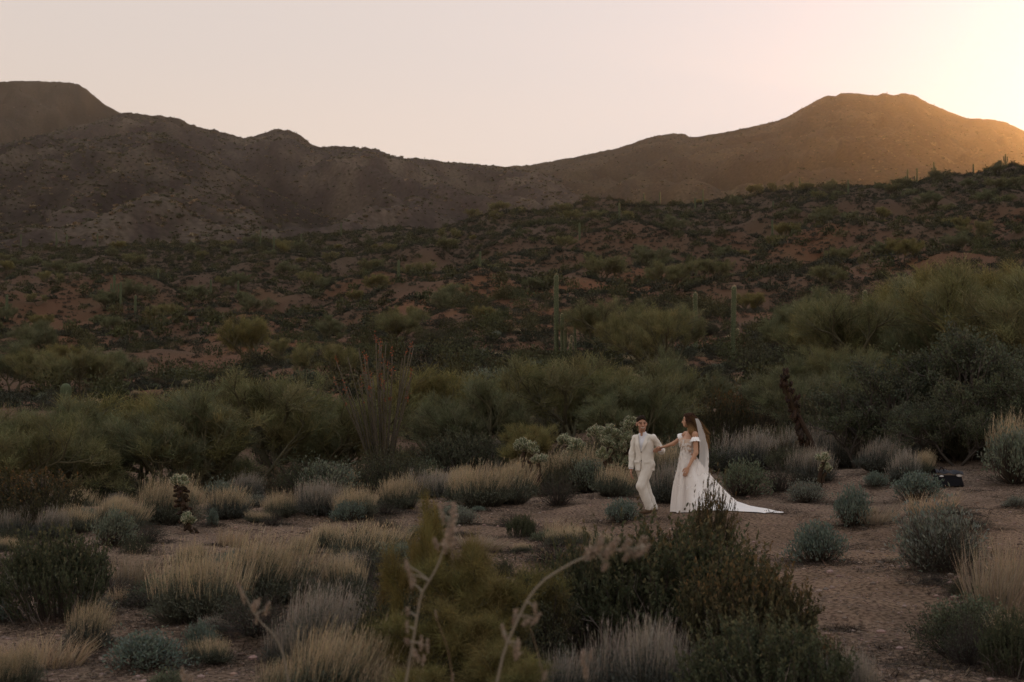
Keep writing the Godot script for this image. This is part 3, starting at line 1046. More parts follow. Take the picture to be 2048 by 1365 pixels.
	part("hair", g.mesh(), M.hair, t)
	for a in [[al, .02], [ar, .02]]:
		var f: Vector3 = a[0] - Vector3(0, .055, 0)
		g = nets([[f + Vector3(.05, -.01, 0), f + Vector3(-.08, -.015, a[1]), .042, .042], [f + Vector3(-.08, -.02, a[1]), f + Vector3(-.19, -.025, a[1]), .042, .032]], 0.02, 0.01, func(p: Vector3, d: float): return maxf(d, f.y - 0.05 - p.y), plain(Color(0.10, 0.065, 0.042)))
		part("shoe", g.mesh(), M.leather, t)

func build_bride(base: Vector3, held: Vector3) -> void:
	var t := thing("person", base, "woman in white lace off-shoulder wedding dress with long train, reaching back her arm", "person")
	t.set_meta("label", "woman in white off-shoulder lace dress with veil and long train, seen from behind")
	var sk := Color(0.46, 0.27, 0.18)
	var fw := Vector3(-0.9, 0, 0.30).normalized()
	var lf := Vector3(0.30, 0, 0.9).normalized()
	var hf := Vector3(-0.955, -0.04, -0.26).normalized()
	var hu := Vector3(0.03, 1, 0).normalized()
	var hl := hu.cross(hf).normalized()
	var hc := Vector3(-0.002, 1.605, 0.0)
	var neck := Vector3(0.035, 1.43, 0)
	var shl := Vector3(0.095, 1.365, 0.155)
	var shr := Vector3(-0.03, 1.365, -0.16)
	var el := Vector3(0.10, 1.045, 0.215)
	var wl := Vector3(-0.045, 0.785, 0.255)
	var hand_dir := Vector3(-.42, -.9, 0.02).normalized()
	var wr := held + Vector3(0.085, 0.028, 0.03)
	var er := shr.lerp(wr, 0.53) + Vector3(0.0, -0.045, -0.02)
	var waist := Vector3(-0.04, 1.07, 0)
	var chest := Vector3(-0.01, 1.25, 0)
	var hip := Vector3(0.02, 0.92, 0)
	var bones := [[hip, waist, .125, .10, fw, 1.2], [waist, chest, .10, .118, fw, 1.25], [chest, neck - Vector3(0, .07, 0), .115, .075, fw, 1.35], [shl, shr, .048, .048], [neck - Vector3(0, .06, 0), hc + Vector3(.025, -.05, 0), .05, .048],
		[shl, el, .050, .040], [el, wl, .040, .026], [shr, er, .046, .036], [er, wr, .036, .024],
		[chest + fw * .07 + lf * .06, chest + fw * .075 + lf * .06 - Vector3(0, .02, 0), .055, .055], [chest + fw * .07 - lf * .06, chest + fw * .075 - lf * .06 - Vector3(0, .02, 0), .055, .055],
		[hip + lf * .07, Vector3(0.0, .48, .08), .09, .055], [hip - lf * .07, Vector3(-.08, .48, -.06), .09, .055], [Vector3(0.0, .48, .08), Vector3(.06, .09, .09), .055, .04], [Vector3(-.08, .48, -.06), Vector3(-.10, .08, -.06), .055, .04],
		[Vector3(.06, .09, .09), Vector3(-.06, .03, .11), .035, .028], [Vector3(-.10, .08, -.06), Vector3(-.19, .03, -.05), .035, .028]]
	var g := nets(bones, 0.03, 0.014, null, plain(sk))
	g.add(nets(head_bones(hc, hf, hl, hu, 0.95), 0.016, 0.0055, null, face_color(hc, hf, hl, hu, 0.95, sk, Color(0.30, 0.09, 0.08), Color(0.05, 0.03, 0.02), 0.2)))
	g.add(nets(hand_bones(wl, hand_dir, Vector3(.3, -.15, -.9).normalized(), Vector3(-.85, .35, -.1).normalized(), 0.35, 0.15), 0.006, 0.0042, null, plain(sk)))
	g.add(nets(hand_bones(wr, (held - wr).normalized(), Vector3(-.2, -.85, -.45).normalized(), Vector3(-.3, .3, .85).normalized(), 0.85, 0.5), 0.006, 0.0042, null, plain(sk)))
	part("body", g.mesh(), M.skin, t)
	var r := rng(77)
	# dress: fitted bodice, then a skirt that falls to the ground and trails into a train
	var white := Color(0.83, 0.79, 0.755)
	var prof := [Vector3(1.275, .135, .168), Vector3(1.20, .128, .158), Vector3(1.12, .098, .132), Vector3(1.05, .088, .128)]
	g = Geo.new()
	var td := Vector3(0.90, 0, 0.43).normalized()
	var na := 120
	var rows := 62
	var OUT := [0.095, 0.185, 0.30, 0.42, 0.55, 0.69, 0.82, 1.02, 1.30, 1.60]
	var FALL := [1.05, 0.94, 0.80, 0.64, 0.48, 0.31, 0.16, 0.085, 0.06, 0.05]
	var skirt := func(w: float, v: float) -> Vector3:      # v: 0 waist, 1 hem
		var dir := fw * cos(w) + lf * sin(w)
		var dt := dir.dot(td)
		var tail := lerpf(pow(maxf(0.0, dt), 1.9), smoothstep(0.20, 0.985, dt), smoothstep(0.5, 0.8, v))
		var near := 0.095 + 0.145 * pow(v, 0.75) + 0.06 * v * absf(sin(w))
		var y_near := 1.05 * (1.0 - v)
		var q := v * 9.0
		var qi := mini(int(q), 8)
		var out_: float = lerpf(OUT[qi], OUT[qi + 1], q - qi)
		var y_tail: float = lerpf(FALL[qi], FALL[qi + 1], q - qi)
		var rad := lerpf(near, out_, tail)
		var y := lerpf(y_near, y_tail, tail)
		var fold := sin(w * 9.0 + 1.1 + v * 1.2) * 0.026 + sin(w * 17.0 + 0.6 - v) * 0.013 + sin(w * 5.0 - 0.4) * 0.018
		rad += fold * smoothstep(0.08, 0.7, v) * (1.0 + 1.2 * tail)
		var p := waist + Vector3(0.0, 0, 0) + dir * rad
		p.y = y
		var gy := ground_y(base.x + p.x, base.z + p.z) - base.y
		var rip := 0.02 + tail * smoothstep(0.72, 0.9, v) * (0.016 + 0.010 * sin(w * 11.0 + v * 6.0) + 0.007 * sin(v * 24.0 + w * 7.0))
		rip *= 1.0 - 0.8 * smoothstep(0.93, 1.0, v)
		p.y = maxf(p.y + gy * smoothstep(0.5, 1.0, v), gy + rip)
		p.y = lerpf(p.y, gy + 0.022, smoothstep(0.88, 1.0, v))
		return p
	g.sheet(na, rows, func(a: int, b: int):
		var w := TAU * a / (na - 1)
		if b < 10:
			var s := b / 10.0 * 3.0
			var k := mini(int(s), 2)
			var q: Vector3 = prof[k].lerp(prof[k + 1], s - k)
			var dip := 0.03 * cos(w) if b == 0 else 0.0
			return [Vector3(lerpf(chest.x, waist.x, b / 10.0), q.x + dip * 0.6, 0) + fw * cos(w) * q.y * (1.12 if cos(w) > 0 and b < 6 else 1.0) + lf * sin(w) * q.z, Color(0.70, 0.56, 0.46)]
		return [skirt.call(w, (b - 10) / float(rows - 11)), white])
	g.smooth()
	part("dress", g.mesh(), M.satin, t)
	# raised lace flowers: dense on the bodice, thinning down the skirt
	var lg := Geo.new()
	for k in 820:
		var w := r.randf_range(0, TAU)
		var v := pow(r.randf(), 2.0) * 0.62
		var p: Vector3
		var o: Vector3
		if k < 330:
			var s := r.randf() * 2.99
			var q: Vector3 = prof[int(s)].lerp(prof[int(s) + 1], s - int(s))
			p = Vector3(lerpf(chest.x, waist.x, s / 3.0), q.x, 0) + fw * cos(w) * (q.y * (1.12 if cos(w) > 0 and s < 1.8 else 1.0) + 0.006) + lf * sin(w) * (q.z + 0.006)
			o = (fw * cos(w) + lf * sin(w)).normalized()
		else:
			p = skirt.call(w, v)
			o = (fw * cos(w) + lf * sin(w) + Vector3(0, .25, 0)).normalized()
			p += o * 0.009
		var s1 := perp(o, r)
		var s2 := o.cross(s1)
		var size := r.randf_range(0.012, 0.026)
		for j in 5:
			var q := TAU * j / 5
			var d := s1 * cos(q) + s2 * sin(q)
			lg.leaf(p + o * 0.001 * j, (d + o * 0.25).normalized(), d.cross(o), size, size * 0.7, Color(0.80, 0.77, 0.74))
	part("lace", lg.mesh(), M.satin, t)
	# off-shoulder sleeves: ruffled lace bands round the upper arms
	for s in [[shl, el, 0.066], [shr, er, 0.06]]:
		var d: Vector3 = (s[1] - s[0]).normalized()
		var c: Vector3 = s[0] + d * 0.055
		var u := d.cross(Vector3(0.2, 0.1, 1)).normalized()
		var b2 := d.cross(u)
		var sg := Geo.new()
		for layer in 3:
			sg.sheet(41, 5, func(a: int, b: int):
				var w := TAU * a / 40.0
				var rr: float = s[2] - 0.004 + 0.007 * sin(w * (9 + layer * 2) + layer) * (b / 4.0) + 0.006 * layer + 0.004 * b
				return c + (u * cos(w) + b2 * sin(w)) * rr + d * (b * 0.0135 + layer * 0.012 + 0.005 * sin(w * 11 + layer)))
		part("lace_sleeve", sg.mesh(), M.satin, t)
	# hair: cap over the skull, long waves down the back, lighter at the ends
	var hcol := func(p: Vector3) -> Color: return Color(0.20, 0.118, 0.055).lerp(Color(0.040, 0.023, 0.014), smoothstep(1.42, 1.60, p.y))
	var hn := FastNoiseLite.new()
	hn.frequency = 14.0
	g = nets([[hc + hu * .045 - hf * .035, hc + hu * .045 + hf * .022, .099, .088, hl, 1.08], [hc - hf * .075, Vector3(.135, 1.42, .03), .075, .095], [Vector3(.135, 1.42, .03), Vector3(.18, 1.24, .05), .090, .075], [Vector3(.18, 1.24, .05), Vector3(.21, 1.07, .06), .072, .03], [hc - hf * .02 + hl * .07, Vector3(.03, 1.42, .115), .05, .045], [Vector3(.03, 1.42, .115), Vector3(.10, 1.28, .13), .045, .028]], 0.035, 0.0085,
		func(p: Vector3, d: float):
			var q: Vector3 = p - hc
			return maxf(d + hn.get_noise_3d(p.x * 2.4, p.y * 0.5, p.z * 2.4) * 0.02, q.dot(hf) - 0.045 - maxf(q.dot(hu) - 0.06, 0.0) * 1.5), hcol)
	part("hair", g.mesh(), M.hair, t)
	var st := Geo.new()
	for k in 90:
		var w := r.randf_range(0.0, TAU)
		var side := hl * cos(w) - hf * absf(sin(w))
		var p0 := hc + hu * r.randf_range(.02, .10) + side * .095
		var len_ := r.randf_range(0.28, 0.62)
		var pts := PackedVector3Array()
		var ph := r.randf_range(0, TAU)
		for j in 9:
			var f := j / 8.0
			var c := Vector3(0.07 + 0.20 * f, 0, 0.04) + side * (0.09 + 0.01 * f) + Vector3(sin(f * 9 + ph), 0, cos(f * 8 + ph)) * 0.016 * f
			c.y = p0.y - len_ * f
			pts.append(p0.lerp(c, smoothstep(0.0, 0.35, f)))
		st.tube(pts, 0.008, 0.003, 4, hcol.call(p0), hcol.call(pts[8]) * r.randf_range(0.8, 1.5))
	part("hair_strands", st.mesh(), M.hair, t)
	# veil: sheer sheet gathered at the back of the head
	var vg := Geo.new()
	var top := hc - hf * .105 + hu * .035
	vg.sheet(34, 30, func(a: int, b: int):
		var f := b / 29.0
		var w := a / 33.0 * 2.3 - 0.55
		var back := Vector3(0.93, 0, -0.25).normalized()
		var rad := lerpf(0.055, 0.215, pow(f, 0.6))
		var c := top + Vector3(0.03, 0, 0.05).lerp(Vector3(0.115, 0, 0.10), pow(f, 0.6)) + Vector3(0.06 * sin(f * PI), 0, 0)
		c.y = top.y - 0.99 * f
		return c + back * (cos(w) - 0.55) * rad + Vector3(0.25, 0, 0.93) * sin(w) * rad * 0.75 + back * sin(a * 1.1 + f * 1.2) * 0.014 * f)
	vg.smooth()
	part("veil", vg.mesh(), M.veil, t)
	var cg := Geo.new()
	cg.tube(PackedVector3Array([top + hl * .045 + hu * .006, top - hf * .006 + hu * .012, top - hl * .045 + hu * .006]), 0.009, 0.009, 6, Color(.7, .68, .66), Color(.7, .68, .66))
	part("hair_comb", cg.mesh(), M.satin, t)
	var rg := Geo.new()
	var rp := wl + hand_dir * 0.10 + Vector3(-.012, -.002, .012)
	rg.ball(rp, Vector3(.008, .007, .008), 5, 8, Color(.75, .75, .75))
	part("ring", rg.mesh(), M.tinted, t)
# ---------------------------------------------------------------- the setting, light and sky
func sky_picture(sun: Vector3) -> ImageTexture:
	var w := 512
	var h := 256
	var im := Image.create(w, h, false, Image.FORMAT_RGBF)
	for y in h:
		var th := PI * (y + 0.5) / h
		for x in w:
			var az := TAU * (x + 0.5) / w          # 0 straight ahead (-z), grows to the right
			var d := Vector3(sin(th) * sin(az), cos(th), -sin(th) * cos(az))
			var e := rad_to_deg(asin(d.y))
			var g := rad_to_deg(acos(clampf(d.dot(sun), -1, 1)))
			var v := Vector3(0.715, 0.54, 0.39).lerp(Vector3(0.515, 0.452, 0.415), smoothstep(0.0, 17.0, e))
			v = v.lerp(Vector3(0.53, 0.56, 0.62), smoothstep(15.0, 70.0, e))
			v *= lerpf(1.0, 0.98, smoothstep(55.0, 160.0, g))
			v += Vector3(0.215, 0.245, 0.30) * exp(-g / 18.0) + Vector3(0.0, 0.02, 0.11) * exp(-g / 13.0) + Vector3(2.2, 1.55, 0.85) * exp(-pow(g / 3.6, 2.0))
			im.set_pixel(x, y, Color(v.x, v.y, v.z))
	return ImageTexture.create_from_image(im)

func set_light() -> void:
	var cam := Camera3D.new()
	cam.name = "camera"
	cam.position = EYE
	cam.rotation = Vector3(PITCH, 0, 0)
	var a := CameraAttributesPhysical.new()
	a.frustum_focal_length = 50.0
	a.frustum_focus_distance = 26.0
	a.frustum_near = 0.2
	a.frustum_far = 12000.0
	a.exposure_aperture = 3.4
	cam.attributes = a
	cam.fov = 27.0
	cam.far = 12000.0
	add_child(cam)
	cam.current = true
	# the sun stands low beyond the right edge; the unseen rise added to the hill keeps it off the foreground while the far air is lit
	var towards := (at(2550, 290, 100.0) - EYE).normalized()
	var e := Environment.new()
	e.background_mode = Environment.BG_SKY
	var s := Sky.new()
	var pm := PanoramaSkyMaterial.new()
	pm.panorama = sky_picture(towards)
	s.sky_material = pm
	e.sky = s
	e.tonemap_mode = Environment.TONE_MAPPER_LINEAR
	e.tonemap_exposure = 1.4
	e.sdfgi_enabled = true
	e.ssao_enabled = true
	e.ssil_enabled = true
	e.volumetric_fog_enabled = true
	e.volumetric_fog_density = 0.00005
	e.volumetric_fog_albedo = Color(1.0, 0.93, 0.84)
	e.volumetric_fog_anisotropy = 0.85
	var we := WorldEnvironment.new()
	we.name = "environment"
	we.environment = e
	add_child(we)
	var sun := DirectionalLight3D.new()
	sun.name = "sun"
	sun.light_color = Color(1.0, 0.74, 0.45)
	sun.light_energy = 0.6
	sun.light_angular_distance = 0.5
	sun.shadow_enabled = true
	sun.sky_mode = DirectionalLight3D.SKY_MODE_LIGHT_ONLY
	add_child(sun)
	sun.look_at_from_position(towards * 100.0, Vector3.ZERO, Vector3.UP)

func noise_tex(seedn: int, freq: float, oct: int, c: Array, normal := false, bump := 4.0, cell := false) -> NoiseTexture2D:
	var n := FastNoiseLite.new()
	n.seed = seedn
	n.frequency = freq
	n.fractal_octaves = oct
	if cell:
		n.noise_type = FastNoiseLite.TYPE_CELLULAR
	var t := NoiseTexture2D.new()
	t.width = 1024
	t.height = 1024
	t.seamless = true
	t.noise = n
	if normal:
		t.as_normal_map = true
		t.bump_strength = bump
	elif c.size():
		var gr := Gradient.new()
		gr.offsets = PackedFloat32Array(c[0])
		gr.colors = PackedColorArray(c[1])
		t.color_ramp = gr
	return t

func set_materials() -> void:
	vmat("leafy", 0.5)
	vmat("straw", 0.45)
	vmat("bark", 0.0)
	vmat("spines", 0.9, 0.6)
	vmat("cactus", 0.0, 0.7)
	vmat("tinted", 0.0)
	vmat("skin", 0.0, 0.55, 0.35)
	vmat("hair", 0.1, 0.8, 0.2)
	vmat("linen", 0.0, 0.95, 0.1)
	vmat("leather", 0.0, 0.5)
	mat("cotton", Color(0.66, 0.67, 0.72), 0.9, 0.1)
	mat("dark", Color(0.012, 0.012, 0.015), 0.8, 0.2)
	mat("dark_flap", Color(0.02, 0.02, 0.025), 0.7, 0.3)
	mat("paper", Color(0.6, 0.6, 0.6), 0.8, 0.2)
	vmat("satin", 0.3, 0.75, 0.2)
	M.linen.albedo_texture = noise_tex(5, 0.06, 3, [[0.0, 1.0], [Color(0.88, 0.88, 0.88), Color.WHITE]])
	M.linen.uv1_triplanar = true
	M.linen.uv1_scale = Vector3(5, 5, 5)
	M.linen.cull_mode = BaseMaterial3D.CULL_DISABLED
	for k in ["linen", "cotton"]:
		if k == "cotton": M[k].vertex_color_use_as_albedo = false
	var v: StandardMaterial3D = mat("veil", Color(0.92, 0.90, 0.88, 1.0), 0.9, 0.1)
	v.transparency = BaseMaterial3D.TRANSPARENCY_ALPHA
	v.albedo_color.a = 0.48
	v.backlight_enabled = true
	v.backlight = Color(0.8, 0.8, 0.8)
	M["stalk"] = vmat("stalk", 0.3)
	var soil: StandardMaterial3D = vmat("soil", 0.0, 0.95, 0.15)
	soil.albedo_texture = noise_tex(11, 0.045, 5, [[0.0, 0.30, 0.5, 0.72, 1.0], [Color(0.36, 0.33, 0.32), Color(0.66, 0.64, 0.62), Color(0.90, 0.89, 0.87), Color(1, 0.99, 0.97), Color(1, 1, 1)]])
	soil.uv1_triplanar = true
	soil.uv1_world_triplanar = true
	soil.uv1_scale = Vector3(0.31, 0.31, 0.31)
	soil.normal_enabled = true
	soil.normal_texture = noise_tex(12, 0.05, 5, [], true, 7.0)
	soil.normal_scale = 0.28
	var rock: StandardMaterial3D = vmat("rock", 0.0, 1.0, 0.1)
	rock.albedo_texture = noise_tex(21, 0.03, 5, [[0.0, 0.42, 0.6, 1.0], [Color(0.52, 0.52, 0.5), Color(0.8, 0.79, 0.77), Color(0.98, 0.97, 0.95), Color(1, 1, 1)]])
	rock.uv1_triplanar = true
	rock.uv1_world_triplanar = true
	rock.uv1_scale = Vector3(0.006, 0.006, 0.006)

func set_plants() -> void:
	var gg := Color(0.105, 0.112, 0.080)
	var tan_ := Color(0.42, 0.335, 0.215)
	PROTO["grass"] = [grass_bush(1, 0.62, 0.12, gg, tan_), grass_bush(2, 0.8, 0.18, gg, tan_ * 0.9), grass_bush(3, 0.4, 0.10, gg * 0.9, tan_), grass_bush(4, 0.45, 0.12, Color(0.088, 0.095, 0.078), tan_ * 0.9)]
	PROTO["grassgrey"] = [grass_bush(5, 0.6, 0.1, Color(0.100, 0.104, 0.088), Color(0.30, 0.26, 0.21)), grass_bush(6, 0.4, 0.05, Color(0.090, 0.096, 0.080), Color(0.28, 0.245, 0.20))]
	PROTO["dome"] = [dome_bush(1, 3000, 0.085, Color(0.142, 0.159, 0.115), 0.2), dome_bush(2, 2600, 0.08, Color(0.115, 0.132, 0.084), 0.4), dome_bush(3, 2200, 0.10, Color(0.155, 0.176, 0.135), 0.5)]
	PROTO["sage"] = [dome_bush(4, 2600, 0.10, Color(0.128, 0.159, 0.128), 0.5), dome_bush(5, 2600, 0.075, Color(0.155, 0.165, 0.132), 0.5)]
	PROTO["jojoba"] = [leafy_shrub(1, 150, 22, 0.040, Color(0.072, 0.080, 0.045), Color(0.17, 0.12, 0.06), 30), leafy_shrub(2, 140, 22, 0.042, Color(0.080, 0.074, 0.040), Color(0.20, 0.12, 0.055), 26), leafy_shrub(3, 140, 22, 0.040, Color(0.072, 0.082, 0.048), Color(0.15, 0.13, 0.07), 46)]
	PROTO["greyleaf"] = [leafy_shrub(4, 140, 18, 0.036, Color(0.088, 0.094, 0.060), Color(0.15, 0.14, 0.09), 12), leafy_shrub(5, 140, 18, 0.034, Color(0.078, 0.082, 0.050), Color(0.17, 0.125, 0.07), 14)]
	PROTO["rusty"] = [leafy_shrub(6, 130, 14, 0.04, Color(0.06, 0.058, 0.032), Color(0.20, 0.095, 0.035), 16), leafy_shrub(7, 110, 12, 0.04, Color(0.08, 0.068, 0.045), Color(0.15, 0.085, 0.045), 30)]
	PROTO["sapling"] = [palo_verde(31, 90, Color(0.185, 0.148, 0.052), 0.5, 1.5), palo_verde(32, 90, Color(0.165, 0.142, 0.056), 0.5, 1.4)]
	PROTO["greytree"] = [palo_verde(41, 42, Color(0.088, 0.094, 0.062), 0.1, 1.0, 0.085), palo_verde(42, 42, Color(0.076, 0.082, 0.050), 0.1, 1.0, 0.08)]
	PROTO["twig"] = [twig_bush(1, 150, Color(0.062, 0.05, 0.042), 0.2, 2, Color(0.06, 0.062, 0.045)), twig_bush(2, 130, Color(0.055, 0.045, 0.04), 0.0, 1, Color(0.08, 0.085, 0.06))]
	PROTO["greytwig"] = [twig_bush(3, 60, Color(0.20, 0.175, 0.15), 0.6, 0, gg)]
	PROTO["dry"] = [dry_grass(1, 420, Color(0.38, 0.29, 0.19), 0.5), dry_grass(2, 500, Color(0.30, 0.24, 0.17), 0.7)]
	PROTO["tuft"] = [dry_grass(3, 60, Color(0.10, 0.065, 0.04), 0.8)]
	PROTO["palo"] = []
	for k in 5: PROTO["palo"].append(palo_verde(10 + k, 54, [Color(0.173, 0.165, 0.080), Color(0.151, 0.158, 0.086), Color(0.198, 0.175, 0.072), Color(0.156, 0.159, 0.089), Color(0.182, 0.168, 0.077)][k], 0.1))
	PROTO["creosote"] = [twig_bush(5, 120, Color(0.05, 0.042, 0.034), 0.35, 7, Color(0.052, 0.058, 0.034)), twig_bush(6, 120, Color(0.05, 0.042, 0.034), 0.2, 7, Color(0.06, 0.06, 0.036))]
	KIND = {"grass": ["grassy_bush", "bush"], "grassgrey": ["grassy_bush", "bush"], "dome": ["brittle_bush", "bush"], "sage": ["sage_bush", "bush"], "jojoba": ["evergreen_shrub", "shrub"],
		"greyleaf": ["grey_leaf_shrub", "shrub"], "rusty": ["rusty_shrub", "shrub"], "greytree": ["grey_leaf_tree", "tree"], "sapling": ["desert_sapling", "shrub"], "twig": ["twiggy_bush", "bush"], "greytwig": ["bare_twig_bush", "bush"],
		"dry": ["dry_grass", "grass"], "tuft": ["dry_tuft", "grass"], "palo": ["palo_verde_tree", "tree"], "creosote": ["creosote_bush", "bush"]}

# ---------------------------------------------------------------- special plants and things
func ocotillo(base: Vector3, label: String) -> void:
	var t := thing("ocotillo", base, label, "cactus")
	tag(t, label, "desert plant")
	var r := rng(404)
	for k in 46:
		var w := r.randf_range(0, TAU)
		var tilt := r.randf_range(0.0, 0.42) * (1.0 if k > 6 else 1.25)
		var d := Vector3(cos(w) * tilt, 1.0, sin(w) * tilt * 0.8).normalized()
		if d.x > 0.22: d.x *= 0.6
		var h := r.randf_range(3.0, 4.5) * (1.0 - 0.25 * absf(d.x))
		var pts := PackedVector3Array()
		var wob := perp(d, r)
		for j in 9:
			var f := j / 8.0
			pts.append(Vector3(cos(w) * 0.16, -0.1, sin(w) * 0.16) * (0.3 + r.randf() * 0.1) + d * h * f + wob * sin(f * 6 + k) * 0.05 + Vector3(d.x, 0, d.z) * f * f * 0.25)
		var g := Geo.new()
		g.tube(pts, 0.030, 0.014, 5, Color(0.05, 0.046, 0.036), Color(0.11, 0.095, 0.075))
		var m := part("cane", g.mesh(), M.bark, t)
		var lg := Geo.new()
		for j in 150:
			var f := r.randf_range(0.12, 0.93)
			var p := pts[int(f * 8)].lerp(pts[mini(int(f * 8) + 1, 8)], f * 8 - int(f * 8))
			var o := (perp(d, r) + d * 0.5).normalized()
			lg.leaf(p, o, perp(o, r), 0.05, 0.028, vary(Color(0.105, 0.095, 0.035), r, 0.3))
		part("leaves", lg.mesh(), M.leafy, m)
		if k % 2 == 0:
			var fg := Geo.new()
			for q in 12:
				var p := pts[8] + d * r.randf_range(-0.16, 0.14) + rdir(r) * 0.03
				var o := (d * 0.4 + rdir(r)).normalized()
				fg.leaf(p, o, perp(o, r), r.randf_range(0.05, 0.10), 0.03, vary(Color(0.26, 0.085, 0.045), r, 0.25))
			if k % 4 == 0:
				var p2 := pts[6].lerp(pts[7], r.randf())
				for q in 14:
					var o := (d * 0.3 + rdir(r)).normalized()
					fg.leaf(p2 + rdir(r) * 0.03, o, perp(o, r), 0.07, 0.03, vary(Color(0.26, 0.085, 0.045), r, 0.25))
			part("flowers", fg.mesh(), M.leafy, m)

# heads: photo x, top row, height and width in photo pixels
func put_cholla(s: int, px: float, d: float, heads: Array, jl: float, jr: float, hanging: int, label: String) -> void:
	var b := spot(px, d)
	var t := thing("cholla_cactus", b, label, "cactus", "teddy bear chollas among the brush")
	var hs := []
	for h in heads:
		var c := at(h[0], h[1] + h[2] * 0.5, b.distance_to(EYE)) - b
		c.z = 0.12 * sin(h[0])
		hs.append([c, Vector3(h[3], h[2], h[3]) * 0.5 * d / F])
	for p in cholla(s, hs, jl, jr, hanging): part(p[0], p[1], p[2], t)

func dead_cholla(base: Vector3, label: String) -> Node3D:
	var t := thing("dead_cholla", base, label, "cactus")
	var r := rng(909)
	var g := Geo.new()
	var sp := Geo.new()
	var top := Vector3(-0.82, 1.52, 0.0)
	var pts := PackedVector3Array()
	for k in 9: pts.append(top * (k / 8.0) + Vector3(0.06 * sin(k * 0.7), 0, 0))
	g.tube(pts, 0.075, 0.055, 8, Color(0.03, 0.021, 0.016), Color(0.045, 0.03, 0.02))
	part("trunk", g.mesh(), M.bark, t)
	var jg := Geo.new()
	for k in 110:
		var f := 1.0 - pow(r.randf(), 1.2) * 0.62
		var p := top * f
		var big := smoothstep(0.55, 0.9, f)
		var o := (rdir(r) + Vector3(-0.3, lerpf(-1.3, 0.25, big), 0)).normalized()
		joint(jg, sp, r, p + o * 0.05, o, lerpf(0.16, 0.11, big) * r.randf_range(0.7, 1.2), 0.032, vary(Color(0.030, 0.021, 0.016), r, 0.3), Color(0.15, 0.095, 0.05), 22)
	part("dead_joints", jg.mesh(), M.bark, t)
	part("spines", sp.mesh(), M.spines, t)
	return t

func stalk(label: String, path: Array, depth: float, rad: float, heads: Array, col: Color, rooted := true) -> void:
	var b := at(path[0].x, path[0].y, depth)
	var root := b
	if rooted: root.y = ground_y(b.x, b.z)
	var t := thing("dried_weed_stalk", root, label, "weed", "dry weed stalks close to the camera")
	var r := rng(int(path[0].x))
	var pts := PackedVector3Array([Vector3(-0.04, -0.1, 0)])
	for p in path: pts.append(at(p.x, p.y, depth) - root)
	var c := Curve3D.new()
	for k in pts.size():
		var d := (pts[mini(k + 1, pts.size() - 1)] - pts[maxi(k - 1, 0)]) * 0.17
		c.add_point(pts[k], -d, d)
	var g := Geo.new()
	var sm := PackedVector3Array()
	for k in 40: sm.append(c.sample_baked(c.get_baked_length() * k / 39.0))
	g.tube(sm, rad, rad * 0.45, 6, col, col)
	part("stem", g.mesh(), M.stalk, t)
	for h in heads:                                   # [x, y, length in pixels, width, lean]
		var hg := Geo.new()
		var mpp := depth / F
		var p := at(h[0], h[1], depth + r.randf_range(-0.05, 0.05)) - root
		var d := Vector3(h[4], 1.0, r.randf_range(-0.3, 0.3)).normalized()
		var L: float = h[2] * mpp
		var W: float = h[3] * mpp * 0.5
		for k in 150:
			var f := r.randf()
			var q := p + d * L * (f - 0.5) + rdir(r) * W * sin(PI * clampf(f, 0.08, 0.92)) * r.randf_range(0.2, 0.75)
			var o := (rdir(r) + d * 0.5).normalized()
			hg.leaf(q, o, perp(o, r), W * r.randf_range(0.5, 1.0), W * 0.42, vary(Color(0.34, 0.27, 0.21), r, 0.25))
		var near := sm[0]
		for s in sm:
			if s.distance_to(p) < near.distance_to(p): near = s
		if near.distance_to(p) > W * 0.5: hg.tube(PackedVector3Array([near, near.lerp(p, 0.5) + Vector3(0, 0.004, 0), p]), rad * 0.5, rad * 0.35, 5, col, col)
		part("seed_head", hg.mesh(), M.stalk, t)

func bag(base: Vector3) -> void:
	var t := thing("black_bag", base, "black soft bag left on the sand, its flap open over white contents", "bag")
	var g := Geo.new()
	var ring := func(y: float, w: float, d: float, a: int) -> Vector3:
		var q := TAU * a / 28.0
		var c := Vector3(signf(cos(q)) * pow(absf(cos(q)), 0.45) * w, y, signf(sin(q)) * pow(absf(sin(q)), 0.45) * d)
		return c + Vector3(0.01 * sin(q * 5 + y * 20), 0, 0.008 * cos(q * 4 + y * 30))
	g.sheet(29, 8, func(a, b): return ring.call([0.0, 0.0, 0.03, 0.12, 0.2, 0.225, 0.22, 0.2][b], [0.02, 0.285, 0.30, 0.29, 0.272, 0.27, 0.255, 0.0][b], [0.01, 0.13, 0.14, 0.135, 0.12, 0.115, 0.10, 0.0][b], a))
	g.smooth()
	part("body", g.mesh(), M.dark, t)
	g = Geo.new()
	for s in 2:
		g.sheet(14, 7, func(a: int, b: int):
			var x := (a / 13.0 - 0.5) * 0.55
			var f := b / 6.0
			return Vector3(x + 0.02 * sin(f * 4), 0.255 + 0.09 * sin(f * 2.6) - 0.05 * f + 0.015 * sin(a * 1.3 + f * 3) + 0.03 * (1.0 - a / 13.0) - 0.006 * s, 0.15 - f * 0.30))
	g.smooth()
	part("flap", g.mesh(), M.dark_flap, t)
	g = Geo.new()
	var pts := PackedVector3Array()
	for k in 12: pts.append(Vector3(-0.20 + 0.13 * k / 11.0, 0.27 + 0.12 * sin(PI * k / 11.0), 0.06))
	g.tube(pts, 0.012, 0.012, 6, Color.WHITE, Color.WHITE)
	part("handle", g.mesh(), M.dark, t)
	for p in [[-0.16, 0.215, 0.135, 0.045, 0.018], [0.20, 0.232, 0.11, 0.065, 0.035]]:
		g = Geo.new()
		g.ball(Vector3(p[0], p[1], p[2]), Vector3(p[3], p[4], 0.025), 5, 8, Color.WHITE)
		part("white_cloth", g.mesh(), M.paper, t)

